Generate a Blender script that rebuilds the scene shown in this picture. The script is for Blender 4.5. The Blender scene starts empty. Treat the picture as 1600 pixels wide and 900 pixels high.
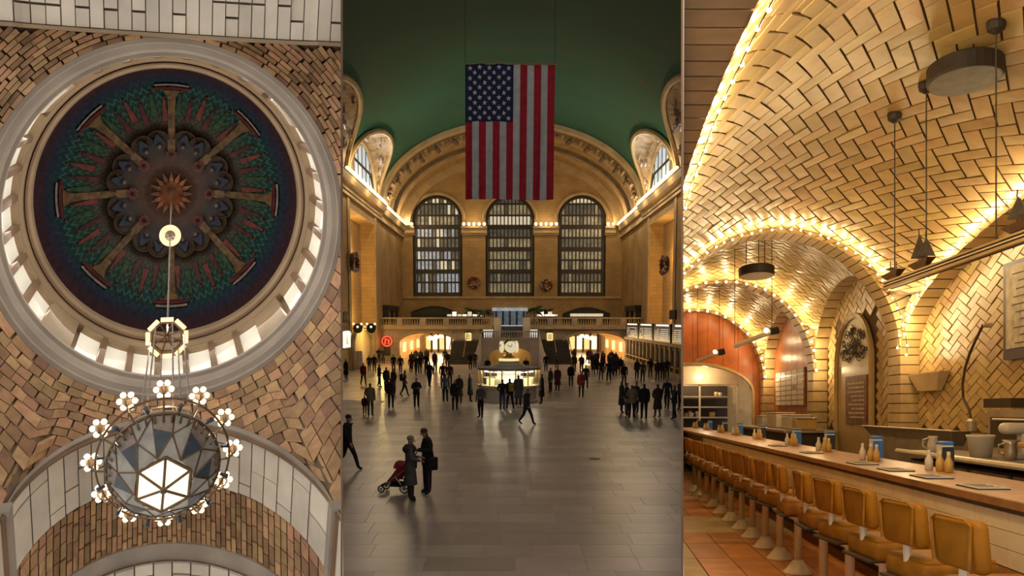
# Three interiors seen side by side through one camera, separated by thin timber partitions:
# a domed brick lobby looked up into, a station concourse, and a vaulted tile counter bar.
import bpy, bmesh, math, random
from math import sin, cos, pi, sqrt, atan2, radians
from mathutils import Vector, Matrix
random.seed(7)
scn = bpy.context.scene
col = scn.collection

# ---------------------------------------------------------------- camera, world, exposure
F, CX, CY = 1300.0, 800.0, 640.0          # focal length and principal point in pixels of the 1600x900 frame
CAM = Vector((0, 0, 1.3))
cd = bpy.data.cameras.new('camera'); cam = bpy.data.objects.new('camera', cd); col.objects.link(cam)
cam.location = CAM; cam.rotation_euler = (pi/2, 0, 0)
cd.sensor_width = 36; cd.lens = 36*F/1600; cd.shift_y = (CY-450)/1600
cd.clip_start = .05; cd.clip_end = 500
scn.camera = cam
w = bpy.data.worlds.new('world'); scn.world = w; w.use_nodes = True
w.node_tree.nodes['Background'].inputs[0].default_value = (1.0, .93, .83, 1)
w.node_tree.nodes['Background'].inputs[1].default_value = .72
scn.view_settings.view_transform = 'Standard'; scn.view_settings.look = 'None'
scn.view_settings.exposure = 0; scn.view_settings.gamma = 1
scn.view_settings.use_curve_mapping = False
scn.cycles.use_denoising = True
scn.cycles.max_bounces = 6; scn.cycles.diffuse_bounces = 3; scn.cycles.glossy_bounces = 3
scn.cycles.caustics_reflective = False; scn.cycles.caustics_refractive = False
scn.cycles.sample_clamp_indirect = 3.0

def ray(x, y): return Vector(((x-CX)/F, 1, (CY-y)/F))
def project(p):
    d = p - CAM
    return (CX + F*d.x/d.y, CY - F*d.z/d.y) if d.y > .01 else (1e6, 1e6)

# ---------------------------------------------------------------- materials
MATS = {}
def mat(name, c, rough=.6, var=.12, ns=6, bump=0, metal=0, isl=0, emit=0, ec=None, bs=None, spec=.5, hue=0):
    m = bpy.data.materials.new(name); MATS[name] = m; m.use_nodes = True
    nt = m.node_tree; N = nt.nodes; L = nt.links; b = N['Principled BSDF']
    b.inputs['Roughness'].default_value = rough; b.inputs['Metallic'].default_value = metal
    b.inputs['Specular IOR Level'].default_value = spec
    tc = N.new('ShaderNodeTexCoord')
    nz = N.new('ShaderNodeTexNoise'); nz.inputs['Scale'].default_value = ns; nz.inputs['Detail'].default_value = 4
    L.new(tc.outputs['Object'], nz.inputs['Vector'])
    mr = N.new('ShaderNodeMapRange'); mr.inputs['To Min'].default_value = 1-var*1.6; mr.inputs['To Max'].default_value = 1+var*1.6
    mr.inputs['From Min'].default_value = .25; mr.inputs['From Max'].default_value = .75
    L.new(nz.outputs['Fac'], mr.inputs['Value'])
    hs = N.new('ShaderNodeHueSaturation'); hs.inputs['Color'].default_value = (*c, 1)
    val = mr.outputs['Result']
    if isl:
        g = N.new('ShaderNodeNewGeometry'); oi = N.new('ShaderNodeObjectInfo')
        ad = N.new('ShaderNodeMath'); ad.operation = 'ADD'; L.new(g.outputs['Random Per Island'], ad.inputs[0]); L.new(oi.outputs['Random'], ad.inputs[1])
        fr = N.new('ShaderNodeMath'); fr.operation = 'FRACT'; L.new(ad.outputs[0], fr.inputs[0])
        m2 = N.new('ShaderNodeMapRange'); m2.inputs['To Min'].default_value = 1-isl; m2.inputs['To Max'].default_value = 1+isl
        L.new(fr.outputs[0], m2.inputs['Value'])
        mu = N.new('ShaderNodeMath'); mu.operation = 'MULTIPLY'; L.new(val, mu.inputs[0]); L.new(m2.outputs[0], mu.inputs[1]); val = mu.outputs[0]
        if hue:
            m3 = N.new('ShaderNodeMapRange'); m3.inputs['To Min'].default_value = .5-hue; m3.inputs['To Max'].default_value = .5+hue
            wn = N.new('ShaderNodeTexWhiteNoise'); wn.noise_dimensions = '1D'; L.new(fr.outputs[0], wn.inputs['W'])
            L.new(wn.outputs['Value'], m3.inputs['Value']); L.new(m3.outputs[0], hs.inputs['Hue'])
    L.new(val, hs.inputs['Value']); L.new(hs.outputs['Color'], b.inputs['Base Color'])
    if bump:
        n2 = N.new('ShaderNodeTexNoise'); n2.inputs['Scale'].default_value = bs or ns*6; n2.inputs['Detail'].default_value = 3
        L.new(tc.outputs['Object'], n2.inputs['Vector'])
        bp = N.new('ShaderNodeBump'); bp.inputs['Strength'].default_value = bump; L.new(n2.outputs['Fac'], bp.inputs['Height']); L.new(bp.outputs['Normal'], b.inputs['Normal'])
    if emit:
        b.inputs['Emission Color'].default_value = (*(ec or c), 1); b.inputs['Emission Strength'].default_value = emit
    return m
def MM(k): return MATS[k] if isinstance(k, str) else k

# ---------------------------------------------------------------- rooms: wedges between the partitions
KP = (1066-800)/F
ROOM = 'M'
def planes():
    # (normal, offset) with inside = n.p >= off
    nl = Vector((1, KP, 0)).normalized(); nr = Vector((-1, KP, 0)).normalized()
    if ROOM == 'M': return [(nl, .03), (nr, .012)]
    if ROOM == 'L': return [(-nl, .03)]
    return [(-nr, .012)]

WM = {}
FRAME = Matrix.Identity(4)   # orientation of the room being built
class MB:
    """collects a mesh in world coordinates; T maps local points to the world"""
    def __init__(s, T=None): s.v = []; s.f = []; s.mi = []; s.T = T or (lambda p: Vector(p)); s.cur = 0
    def pt(s, p): s.v.append(s.T(p)); return len(s.v)-1
    def face(s, idx): s.f.append(tuple(idx)); s.mi.append(s.cur)
    def poly(s, pts): s.face([s.pt(p) for p in pts])
    def hexa(s, p):  # 4 bottom ccw, 4 top
        i = [s.pt(q) for q in p]
        for q in ((0,3,2,1),(4,5,6,7),(0,1,5,4),(1,2,6,5),(2,3,7,6),(3,0,4,7)): s.face([i[k] for k in q])
    def box(s, c, d, rz=0):
        x, y, z = d[0]/2, d[1]/2, d[2]/2; cs, sn = cos(rz), sin(rz)
        s.hexa([(c[0]+a*cs-b*sn, c[1]+a*sn+b*cs, c[2]+e) for e in (-z, z) for a, b in ((-x,-y),(x,-y),(x,y),(-x,y))])
    def bx(s, x0, x1, y0, y1, z0, z1): s.box(((x0+x1)/2, (y0+y1)/2, (z0+z1)/2), (abs(x1-x0), abs(y1-y0), abs(z1-z0)))
    def rbox(s, c, d, r, rz=0, n=2, lean=0):  # rounded box: superellipsoid-like from a bevelled cube
        bm = bmesh.new(); bmesh.ops.create_cube(bm, size=1)
        bmesh.ops.scale(bm, vec=d, verts=bm.verts)
        bmesh.ops.bevel(bm, geom=bm.edges[:], offset=r, segments=n, affect='EDGES', profile=.5)
        M = Matrix.Translation(c) @ Matrix.Rotation(rz, 4, 'Z') @ Matrix.Rotation(lean, 4, 'X')
        base = len(s.v)
        for v in bm.verts: s.v.append(s.T(M @ v.co))
        for f in bm.faces: s.face([base+v.index for v in f.verts])
        bm.free()
    def path(s, pts, r, n=8, closed=False, cap=True):
        pts = [Vector(p) for p in pts]; rs = r if isinstance(r, (list, tuple)) else [r]*len(pts)
        rows = []; up = Vector((0, 0, 1)); prev = None
        for k, p in enumerate(pts):
            a = pts[k-1] if (k or closed) else p; b = pts[(k+1) % len(pts)] if (k+1 < len(pts) or closed) else p
            t = (b-a).normalized()
            if prev is None:
                u = t.cross(up if abs(t.z) < .95 else Vector((1, 0, 0))).normalized()
            else: u = (prev - t*prev.dot(t)).normalized()
            prev = u; q = t.cross(u)
            rows.append([s.pt(p + (u*cos(2*pi*j/n) + q*sin(2*pi*j/n))*rs[k]) for j in range(n)])
        m = len(rows)
        for k in range(m if closed else m-1):
            A, B = rows[k], rows[(k+1) % m]
            for j in range(n): s.face((A[j], A[(j+1) % n], B[(j+1) % n], B[j]))
        if cap and not closed: s.face(rows[0][::-1]); s.face(rows[-1])
    def tube(s, a, b, r, n=8, r2=None): s.path([a, b], [r, r if r2 is None else r2], n)
    def lathe(s, prof, c=(0,0,0), n=16, sx=1, sy=1, cap=True, ph=0):
        rows = [[s.pt((c[0]+r*sx*cos(ph+2*pi*j/n), c[1]+r*sy*sin(ph+2*pi*j/n), c[2]+z)) for j in range(n)] for r, z in prof]
        for A, B in zip(rows, rows[1:]):
            for j in range(n): s.face((A[j], A[(j+1) % n], B[(j+1) % n], B[j]))
        if cap: s.face(rows[0][::-1]); s.face(rows[-1])
    def ball(s, c, r, n=8, m=6, sc=(1,1,1)):
        s.lathe([(max(r*sin(pi*k/m), r*.02)*1, -r*cos(pi*k/m)*sc[2]) for k in range(m+1)], c, n, sc[0], sc[1])
    def grid(s, fn, nu, nv, cu=False):
        I = [[s.pt(fn(i/nu, j/nv)) for i in range(nu if cu else nu+1)] for j in range(nv+1)]
        w_ = len(I[0])
        for j in range(nv):
            for i in range(nu): s.face((I[j][i], I[j][(i+1) % w_], I[j+1][(i+1) % w_], I[j+1][i]))
    def slab(s, fn, nu, nv, th):   # grid with thickness: fn(u,v,h)
        I = [[[s.pt(fn(i/nu, j/nv, h)) for i in range(nu+1)] for j in range(nv+1)] for h in (0, th)]
        for j in range(nv):
            for i in range(nu):
                s.face((I[1][j][i], I[1][j][i+1], I[1][j+1][i+1], I[1][j+1][i])); s.face((I[0][j][i], I[0][j+1][i], I[0][j+1][i+1], I[0][j][i+1]))
        for i in range(nu):
            for j in (0, nv): s.face((I[0][j][i], I[0][j][i+1], I[1][j][i+1], I[1][j][i]))
        for j in range(nv):
            for i in (0, nu): s.face((I[0][j][i], I[0][j+1][i], I[1][j+1][i], I[1][j][i]))
    def prism(s, pts, f0, f1):  # closed outline; f0/f1 map each 2-D point to the two faces
        a = [s.pt(f0(*p)) for p in pts]; b = [s.pt(f1(*p)) for p in pts]; n = len(pts)
        s.face(a[::-1]); s.face(b)
        for k in range(n): s.face((a[k], a[(k+1) % n], b[(k+1) % n], b[k]))
    extra = ()      # further cutting planes (normal, offset)
    def build(s, name, m, parent=None, smooth=False, clip=True, fix=True):
        if not s.v: return None
        V, Fc, MI = s.v, s.f, s.mi
        if clip:
            cut = []
            for n, off in planes()+list(s.extra):
                ds = [n.dot(v)-off for v in V]
                if max(ds) <= 0: return None
                if min(ds) < 0: cut.append((n, off))
        else: cut = []
        ms = [MM(k) for k in (m if isinstance(m, (list, tuple)) else [m])]
        me = bpy.data.meshes.new(name)
        if parent is not None: inv = WM[parent.name].inverted()
        else:
            fi = FRAME.inverted(); LV = [fi @ v for v in V]
            lo = [min(v[k] for v in LV) for k in range(3)]; hi = [max(v[k] for v in LV) for k in range(3)]
            own = FRAME @ Matrix.Translation(((lo[0]+hi[0])/2, (lo[1]+hi[1])/2, lo[2])); inv = own.inverted()
        if cut or fix:
            bm = bmesh.new(); bv = [bm.verts.new(v) for v in V]
            for f, k in zip(Fc, MI):
                try: q = bm.faces.new([bv[i] for i in f]); q.material_index = k; q.smooth = smooth
                except ValueError: pass
            for n, off in cut:
                bmesh.ops.bisect_plane(bm, geom=bm.verts[:]+bm.edges[:]+bm.faces[:], plane_co=n*off, plane_no=n, clear_inner=True, dist=1e-5)
            bmesh.ops.transform(bm, matrix=inv, verts=bm.verts)
            if fix and len(bm.faces) < 4000: bmesh.ops.recalc_face_normals(bm, faces=bm.faces)
            if not bm.faces: bm.free(); return None
            bm.to_mesh(me); bm.free()
        else:
            me.from_pydata([inv @ v for v in V], [], Fc); me.polygons.foreach_set('material_index', MI)
            if smooth: me.polygons.foreach_set('use_smooth', [True]*len(Fc))
        for k in ms: me.materials.append(k)
        o = bpy.data.objects.new(name, me); col.objects.link(o)
        if parent is not None: o.parent = parent; WM[o.name] = WM[parent.name]
        else: o.matrix_world = own; WM[o.name] = own
        return o
def tag(o, label=None, cat=None, group=None, kind=None):
    if o is None: return o
    if label: o['label'] = label
    if cat: o['category'] = cat
    if group: o['group'] = group
    if kind: o['kind'] = kind
    return o
def thing(name, base, label=None, cat=None, group=None, kind=None, T=None, M=None):
    o = bpy.data.objects.new(name, None); col.objects.link(o); o.empty_display_size = .1
    if M is not None: o.matrix_world = M; WM[o.name] = M.copy()
    else:
        p = T(base) if T else Vector(base); M = Matrix.Translation(p) @ FRAME.to_3x3().to_4x4(); o.matrix_world = M; WM[o.name] = M
    return tag(o, label, cat, group, kind)
def struct(o, label=None, cat=None): return tag(o, label, cat, None, 'structure')
def lamp(name, p, power, c=(1, .8, .55), r=.1, parent=None):
    d = bpy.data.lights.new(name, 'POINT'); d.energy = power; d.color = c; d.shadow_soft_size = min(r, .03)
    o = bpy.data.objects.new(name, d); col.objects.link(o); p = Vector(p)
    if parent is not None: o.parent = parent; o.location = WM[parent.name].inverted() @ p
    else: o.location = p
    return o
def area(name, p, d, sx, sy, power, c, parent=None):
    """a rectangular light lying on a lit window or lamp face, shining along d"""
    L = bpy.data.lights.new(name, 'AREA'); L.energy = power; L.color = c; L.shape = 'RECTANGLE'; L.size = sx; L.size_y = sy
    o = bpy.data.objects.new(name, L); col.objects.link(o)
    q = Vector(d).to_track_quat('-Z', 'Y'); Mx = Matrix.Translation(Vector(p)) @ q.to_matrix().to_4x4()
    if parent is not None: o.parent = parent; o.matrix_local = WM[parent.name].inverted() @ Mx
    else: o.matrix_world = Mx
    return o
def dup(o, M):
    """copy a thing with its parts and sub-parts to world matrix M"""
    def rec(src, par):
        c = src.copy(); col.objects.link(c); c.parent = par
        for ch in src.children: rec(ch, c)
        return c
    c = rec(o, None); c.matrix_world = M; WM[c.name] = M.copy()
    return c

# ---------------------------------------------------------------- partitions between the three interiors
mat('partition_wood', (.115, .062, .034), .5, .15, 3, .1)
def partition(sgn, y0, th, name):
    mb = MB(); k = sgn*KP; n = Vector((1, -k, 0)).normalized()*th/2
    y1 = 150
    q = [Vector((k*y0, y0, CAM.z-.22*y0)), Vector((k*y1, y1, CAM.z-.22*y1)), Vector((k*y1, y1, CAM.z+.52*y1)), Vector((k*y0, y0, CAM.z+.52*y0))]
    mb.hexa([p-n for p in q]+[p+n for p in q])
    return struct(mb.build(name, 'partition_wood', clip=False), 'thin brown timber partition between concourse and ' + ('domed lobby' if sgn < 0 else 'tiled bar'), 'partition')
partition(-1, 13.0, .034, 'wall_partition_west'); partition(1, 4.0, .0105, 'wall_partition_east')

# ================================================================ LEFT: domed lobby seen from below
ROOM = 'L'
mat('brick_brown', (.42, .25, .135), .85, .15, 3, .25, isl=.38, hue=.015)
mat('brick_joint', (.20, .135, .085), .9, .15, 2)
mat('lime_stone', (.74, .67, .575), .75, .10, .9, .15, isl=.13)
mat('stone_joint', (.50, .44, .37), .9, .1, 2)
mat('grey_stone', (.36, .31, .265), .7, .14, .7, .2)
mat('tan_stone', (.36, .26, .165), .65, .14, .7, .2)
mat('brown_stone', (.22, .135, .08), .7, .14, .7, .2)
mat('lit_window', (.8, .77, .66), .5, .06, 1, emit=.42, ec=(.86, .80, .66))
mat('gold_rib', (.16, .095, .045), .55, .4, 4, .3, metal=.2)
mat('rosette_red', (.16, .035, .03), .5, .3, 4)
mat('teal_tile', (.02, .095, .085), .45, .4, 5)
mat('green_tile', (.03, .07, .035), .45, .4, 5)
mat('maroon_tile', (.085, .018, .02), .5, .4, 4)
mat('navy_tile', (.012, .018, .045), .5, .4, 4)
mat('pale_tile', (.26, .20, .17), .5, .3, 5)
mat('copper_gold', (.20, .07, .025), .5, .5, 3, .3, metal=.3)
mat('bronze', (.16, .10, .06), .4, .2, 8, metal=.6)
mat('grey_glass', (.36, .34, .31), .45, .2, 5)
mat('blue_enamel', (.045, .06, .085), .4, .2, 8)
mat('lantern_glass', (.95, .88, .7), .4, .05, 5, emit=1.15, ec=(1, .84, .58))
mat('bulb_warm', (1, .85, .6), .4, 0, 5, emit=2.2, ec=(1, .74, .42))
mat('tube_warm', (1, .8, .55), .4, 0, 5, emit=1.15, ec=(1, .62, .30))
# dome mosaic: concentric dark bands with zigzag lines, from the dome's own polar coordinates
def dome_material():
    m = bpy.data.materials.new('dome_mosaic'); MATS['dome_mosaic'] = m; m.use_nodes = True
    N = m.node_tree.nodes; L = m.node_tree.links; b = N['Principled BSDF']; b.inputs['Roughness'].default_value = .5
    uv = N.new('ShaderNodeUVMap'); sp = N.new('ShaderNodeSeparateXYZ'); L.new(uv.outputs[0], sp.inputs[0])
    def math_(op, a, b_=None, c=None):
        n = N.new('ShaderNodeMath'); n.operation = op
        for i, x in enumerate((a, b_, c)):
            if x is None: continue
            if isinstance(x, (int, float)): n.inputs[i].default_value = x
            else: L.new(x, n.inputs[i])
        return n.outputs[0]
    u, v = sp.outputs[0], sp.outputs[1]             # u: angle 0-1, v: radius 0 (apex) - 1 (rim)
    tri = math_('PINGPONG', math_('MULTIPLY', u, 96), .5)
    zz = math_('FRACT', math_('ADD', math_('MULTIPLY', v, 17), math_('MULTIPLY', tri, 1.3)))
    line = math_('GREATER_THAN', zz, .72)
    nz = N.new('ShaderNodeTexNoise'); nz.inputs['Scale'].default_value = 30; nz.inputs['Detail'].default_value = 3
    cmb = N.new('ShaderNodeCombineXYZ'); L.new(math_('MULTIPLY', u, 8), cmb.inputs[0]); L.new(v, cmb.inputs[1]); L.new(cmb.outputs[0], nz.inputs['Vector'])
    cr = N.new('ShaderNodeValToRGB'); L.new(v, cr.inputs[0]); e = cr.color_ramp.elements
    e[0].position = 0; e[0].color = (.12, .042, .018, 1); e[1].position = 1; e[1].color = (.03, .012, .016, 1)
    for p_, c_ in ((.26, (.075, .035, .02, 1)), (.34, (.02, .012, .014, 1)), (.58, (.028, .022, .016, 1)), (.72, (.012, .038, .028, 1)), (.86, (.008, .03, .032, 1)), (.93, (.012, .022, .042, 1))):
        q = e.new(p_); q.color = c_
    c2 = N.new('ShaderNodeValToRGB'); L.new(v, c2.inputs[0]); e = c2.color_ramp.elements
    e[0].position = .3; e[0].color = (.035, .02, .015, 1); e[1].position = .97; e[1].color = (.03, .012, .016, 1)
    for p_, c_ in ((.55, (.05, .032, .02, 1)), (.68, (.06, .085, .055, 1)), (.86, (.035, .095, .08, 1)), (.91, (.02, .03, .04, 1))):
        q = e.new(p_); q.color = c_
    mx = N.new('ShaderNodeMix'); mx.data_type = 'RGBA'; L.new(line, mx.inputs[0]); L.new(cr.outputs[0], mx.inputs[6]); L.new(c2.outputs[0], mx.inputs[7])
    hs = N.new('ShaderNodeHueSaturation'); L.new(mx.outputs[2], hs.inputs['Color']); hs.inputs['Saturation'].default_value = 1.1
    L.new(math_('MULTIPLY_ADD', nz.outputs['Fac'], 2.2, .1), hs.inputs['Value']); L.new(hs.outputs[0], b.inputs['Base Color'])
    return m
dome_material()

# the lobby's upright axis is tipped towards the viewer, who looks up into the dome
T1 = 32.6
nL = ray(263, 128).normalized()
def on_ref(px, py):
    d = ray(px, py); return CAM + d*(T1/d.dot(nL))
_pr, _pl, _pu, _pd = on_ref(470, 318), on_ref(56, 318), on_ref(263, 111), on_ref(263, 525)
MX, MY = (_pr-_pl)/2, (_pu-_pd)/2          # one unit = the dome rim's radius
Q0 = (_pr+_pl+_pu+_pd)/4 - CAM - nL*T1
def LP(p):                                   # (a, b, tau): across, up the picture, height along the axis (1 = dome rim)
    return CAM + nL*(T1*p[2]) + Q0 + MX*p[0] + MY*p[1]
def pol(r, th, t): return (r*cos(th), r*sin(th), t)

# dome shell and its painted ribs
def domept(r, th, dh=0): return pol(r, th, 1.0+.138*sqrt(max(0, 1-r*r))-dh)
dome = thing('dome', (0, 0, 1.0), 'dark mosaic dome with eight gold ribs over the brick lobby', 'dome', T=LP)
dome['kind'] = 'structure'
mb = MB(LP); NU, NV = 96, 24
mb.grid(lambda u, v: domept(max(.002, sin(v*pi/2)) if v < 1 else 1.0, u*2*pi), NU, NV, True)
shell = mb.build('shell', 'dome_mosaic', dome, True, fix=False, clip=False)
ul = shell.data.uv_layers.new(name='UVMap')
for p in shell.data.polygons:
    j, i = divmod(p.index, NU)
    for li, vi in zip(p.loop_indices, p.vertices):
        jj, ii = divmod(vi, NU)
        ul.data[li].uv = ((NU if (i == NU-1 and ii == 0) else ii)/NU, max(.002, sin(jj/NV*pi/2)))
ribm = None
for k in range(8):
    th = k*pi/4+pi/2
    mb = MB(LP)
    def rib(u, v, h, th=th):
        r = .36+.48*v; w_ = .027+.012*abs(v-.5)+(.035 if v > .9 else 0)*1
        return domept(r, th + (u-.5)*2*w_/r, .002+h)
    mb.slab(rib, 2, 10, .004); o = mb.build('rib', 'gold_rib', dome)
    mb = MB(LP)
    mb.slab(lambda u, v, h, th=th: domept(.845+.02*v, th+(u-.5)*.34, .003+h), 6, 1, .003); mb.build('band', 'maroon_tile', dome)
    mb = MB(LP)
    mb.slab(lambda u, v, h, th=th: domept(.875+.012*v, th+(u-.5)*.30, .003+h), 6, 1, .003); mb.build('band', 'pale_tile', dome)
    # rosette at the inner rib end
    mb = MB(LP)
    for j in range(12):
        a0 = j*pi/6
        c = domept(.32, th, .006)
        pts = [(c[0]+.052*q*cos(a0+d), c[1]+.052*q*sin(a0+d)) for q, d in ((.25, 0), (.8, -.2), (1, 0), (.8, .2))]
        mb.prism(pts, lambda x, y: (x, y, c[2]), lambda x, y: (x, y, c[2]-.004))
    mb.build('rosette', 'rosette_red', dome)
    # arched figure panels between the ribs
    for s in (-1, 1):
        t2 = th + s*pi/8*.62
        mb = MB(LP)
        for q in range(9):
            pass
        ring = [(.45+.085*cos(g), .20*sin(g)) for g in [i*pi/10-pi/2 for i in range(11)]]
        mb.path([domept(r, t2+d, .006) for r, d in ring], .0065, 5); mb.build('arch_band', 'gold_rib', dome)
        mb = MB(LP); c = domept(.40, t2, .006); mb.ball(c, .022, 7, 5, (1, 1, .4)); mb.build('medallion', 'pale_tile', dome)
        mb = MB(LP); c = domept(.46, t2, .004)
        mb.slab(lambda u, v, h, t2=t2: domept(.42+.08*v, t2+(u-.5)*.2*(1.2-v), .003+h), 2, 2, .003); mb.build('panel', 'navy_tile', dome)
    for j in range(6):
        t2 = th + (j-2.5)*.125 + pi/8
        mb = MB(LP); r0 = .60+.05*(j % 2)
        mb.slab(lambda u, v, h, t2=t2, r0=r0: domept(r0+.17*v, t2+(u-.5)*.06*(1.3-v), .002+h), 2, 3, .003); mb.build('spear', ('maroon_tile', 'green_tile')[j % 2] if j % 3 else 'rosette_red', dome)
        mb = MB(LP); c = domept(r0+.19, t2, .004); mb.ball(c, .014, 6, 4, (1, 1, .4)); mb.build('bud', 'rosette_red', dome)
mb = MB(LP)
for j in range(16):
    a0 = j*pi/8
    mb.prism([pol(r, a0+d, 0)[:2] for r, d in ((.03, 0), (.12, -.16), (.19, 0), (.12, .16))], lambda x, y: (x, y, 1.125), lambda x, y: (x, y, 1.12))
mb.build('sunburst', 'copper_gold', dome)
mb = MB(LP); mb.lathe([(.02, 0), (.09, .0), (.10, -.006), (.02, -.012)], (0, 0, 1.125), 20); mb.build('centre_boss', 'copper_gold', dome)

# ring mouldings of the drum
def ringmould(name, prof, m, parent, n=96):
    mb = MB(LP); mb.grid(lambda u, v: pol(*(lambda q: (q[0], u*2*pi, q[1]))(prof[min(len(prof)-1, int(round(v*(len(prof)-1))))]), ) , n, len(prof)-1, True)
    return mb.build(name, m, parent, False, fix=False)
drum = thing('drum', (0, 0, .9), 'round stone drum ringed with clerestory windows under the dome', 'drum', T=LP, kind='structure')
ringmould('rim_moulding', [(.995, 1.003), (1.0, .992), (1.018, .990), (1.018, .985)], 'tan_stone', drum)
ringmould('rim_moulding', [(1.018, .985), (1.028, .98), (1.034, .984), (1.04, .978)], 'brown_stone', drum)
ringmould('rim_moulding', [(1.04, .978), (1.043, .974), (1.056, .968), (1.056, .962)], 'tan_stone', drum)
ringmould('drum_wall', [(1.056, .962), (1.12, .962), (1.12, .868), (1.062, .868)], 'tan_stone', drum)
ringmould('base_moulding', [(1.062, .868), (1.052, .866), (1.052, .860), (1.075, .858), (1.08, .850)], 'grey_stone', drum)
ringmould('base_moulding', [(1.08, .850), (1.092, .845), (1.088, .84), (1.12, .836), (1.125, .832), (1.151, .83)], 'grey_stone', drum)
k = 0
for q in range(4):
    for j in range(7):
        th = -pi/2 + q*pi/2 + radians(11)*(j-3)
        wv = thing('clerestory_window', pol(1.05, th, .868), T=LP); wv.parent = drum; wv.location = WM[drum.name].inverted() @ LP(pol(1.05, th, .868)); WM[wv.name] = Matrix.Translation(LP(pol(1.05, th, .868)))
        hw = radians(4.1)
        mb = MB(LP); mb.slab(lambda u, v, h: pol(1.10-h, th+(u-.5)*2*radians(4.3), .953-.085*v), 3, 1, .004); mb.build('pane', 'lit_window', wv)
        mb = MB(LP); mb.slab(lambda u, v, h: pol(1.115-h, th+(u-.5)*2*radians(4.3), .963-.010*v), 3, 1, .058); mb.build('head', 'tan_stone', wv)
    for j in range(8):   # stone piers between the windows, wider at the quarter points
        th0 = -pi/2 + q*pi/2 + radians(11)*(j-3.5); h0, h1 = radians(1.25), radians(1.25)
        if j == 7: h1 = radians(13-1.25)
        if j == 0: continue
        mb = MB(LP); mb.slab(lambda u, v, h: pol(1.115-h, th0-h0+(h0+h1)*u, .963-.097*v), 4, 1, .056); mb.build('window_pier', 'tan_stone' if j == 7 else 'brown_stone', drum)

# arches: height drop along the opening
S = 1.235; ST = 1.17
AW = .86                                     # half-width of the arch openings
def drop(x): return .21*(1-sqrt(1-min(abs(x)*S/AW, 1)**2)) + max(0, abs(x)*S-AW)*.25
def arch_t(a, top=False): return (.83 - drop(a/S)*.12 if top else .792 - drop(a/S)) - .036*a*(.3 if top else 1)
def side_pt(th):
    """outer edge of the pendentives: the square of arches at angle th"""
    c, s_ = cos(th), sin(th); sy = ST if s_ > 0 else S
    k = min(S/max(abs(c), 1e-6), sy/max(abs(s_), 1e-6)); a, b = k*c, k*s_
    if abs(abs(b)-sy) < 1e-6: t = arch_t(a, b > 0)
    else: t = arch_t(a, b > 0)*abs(b)/sy + (.80-.036*a)*(1-abs(b)/sy)
    return a, b, t
def pend(th, v, h=0):
    a, b, t = side_pt(th); r0 = pol(1.151, th, .832)
    bul = .05*sin(pi*v)*min(1, max(0, math.hypot(a, b)-1.151)*3)
    return (r0[0]+(a-r0[0])*v, r0[1]+(b-r0[1])*v, r0[2]+(t-r0[2])*v + bul*.3 - h)
def pendr(th, r, h):
    ro = max(1e-3, math.hypot(*side_pt(th)[:2])-1.151); return pend(th, min(1, (r-1.151)/ro), h)
def inframe(p, m=30):
    x, y = project(LP(p)); return -m < x < 545+m and -m < y < 900+m
for q, nm in enumerate(('wall_pendentive_northeast', 'wall_pendentive_northwest', 'wall_pendentive_southwest', 'wall_pendentive_southeast')):
    par = thing(nm, pend(q*pi/2+pi/4, .5), 'curved brown brick pendentive under the drum at the ' + ('upper' if q < 2 else 'lower') + (' east' if q in (0, 3) else ' west') + ' corner', 'brick vault', T=LP, kind='structure')
    mb = MB(LP); mb.grid(lambda u, v: pend(q*pi/2+u*pi/2, v, -.006), 40, 12); mb.build('mortar_bed', 'brick_joint', par, True, fix=False)
    out = []; dr = .028; r = 1.153; row = 0
    while r < 1.8:                     # concentric courses
        NB = int(pi/2*(r+.1)/.10)
        for j in range(NB):
            u0 = (j+(.5 if row % 2 else 0)+random.uniform(-.08, .08))/NB; u1 = u0+.92/NB; um = (u0+u1)/2
            if um > 1: continue
            ro = min(math.hypot(*side_pt(q*pi/2+u*pi/2)[:2]) for u in (u0, u1))-1.151
            v0 = (r-1.151)/max(ro, 1e-3); v1 = min(1, (r+dr*.84-1.151)/max(ro, 1e-3))
            if v1-v0 < .2*dr/max(ro, .01) or not inframe(pend(q*pi/2+um*pi/2, (v0+v1)/2), 260): continue
            out.append((u0, u1, r, r+dr*.84))
        r += dr; row += 1
    random.shuffle(out); out.sort(key=lambda b: not inframe(pendr(q*pi/2+(b[0]+b[1])*pi/4, b[2], 0), 4))
    rest = MB(LP)
    for n_, (u0, u1, v0, v1) in enumerate(out):
        mb = MB(LP) if n_ < 300 else rest
        hh = .002+random.random()*.0035
        P = [pendr(q*pi/2+u*pi/2, v, e) for e in (-.004, hh) for u, v in ((u0, v0), (u1, v0), (u1, v1), (u0, v1))]
        mb.hexa(P)
        if n_ < 300: mb.build('brick', 'brick_brown', par, fix=False)
    o = rest.build('brick_field', 'brick_brown', par, fix=False); tag(o, kind='stuff')

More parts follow.
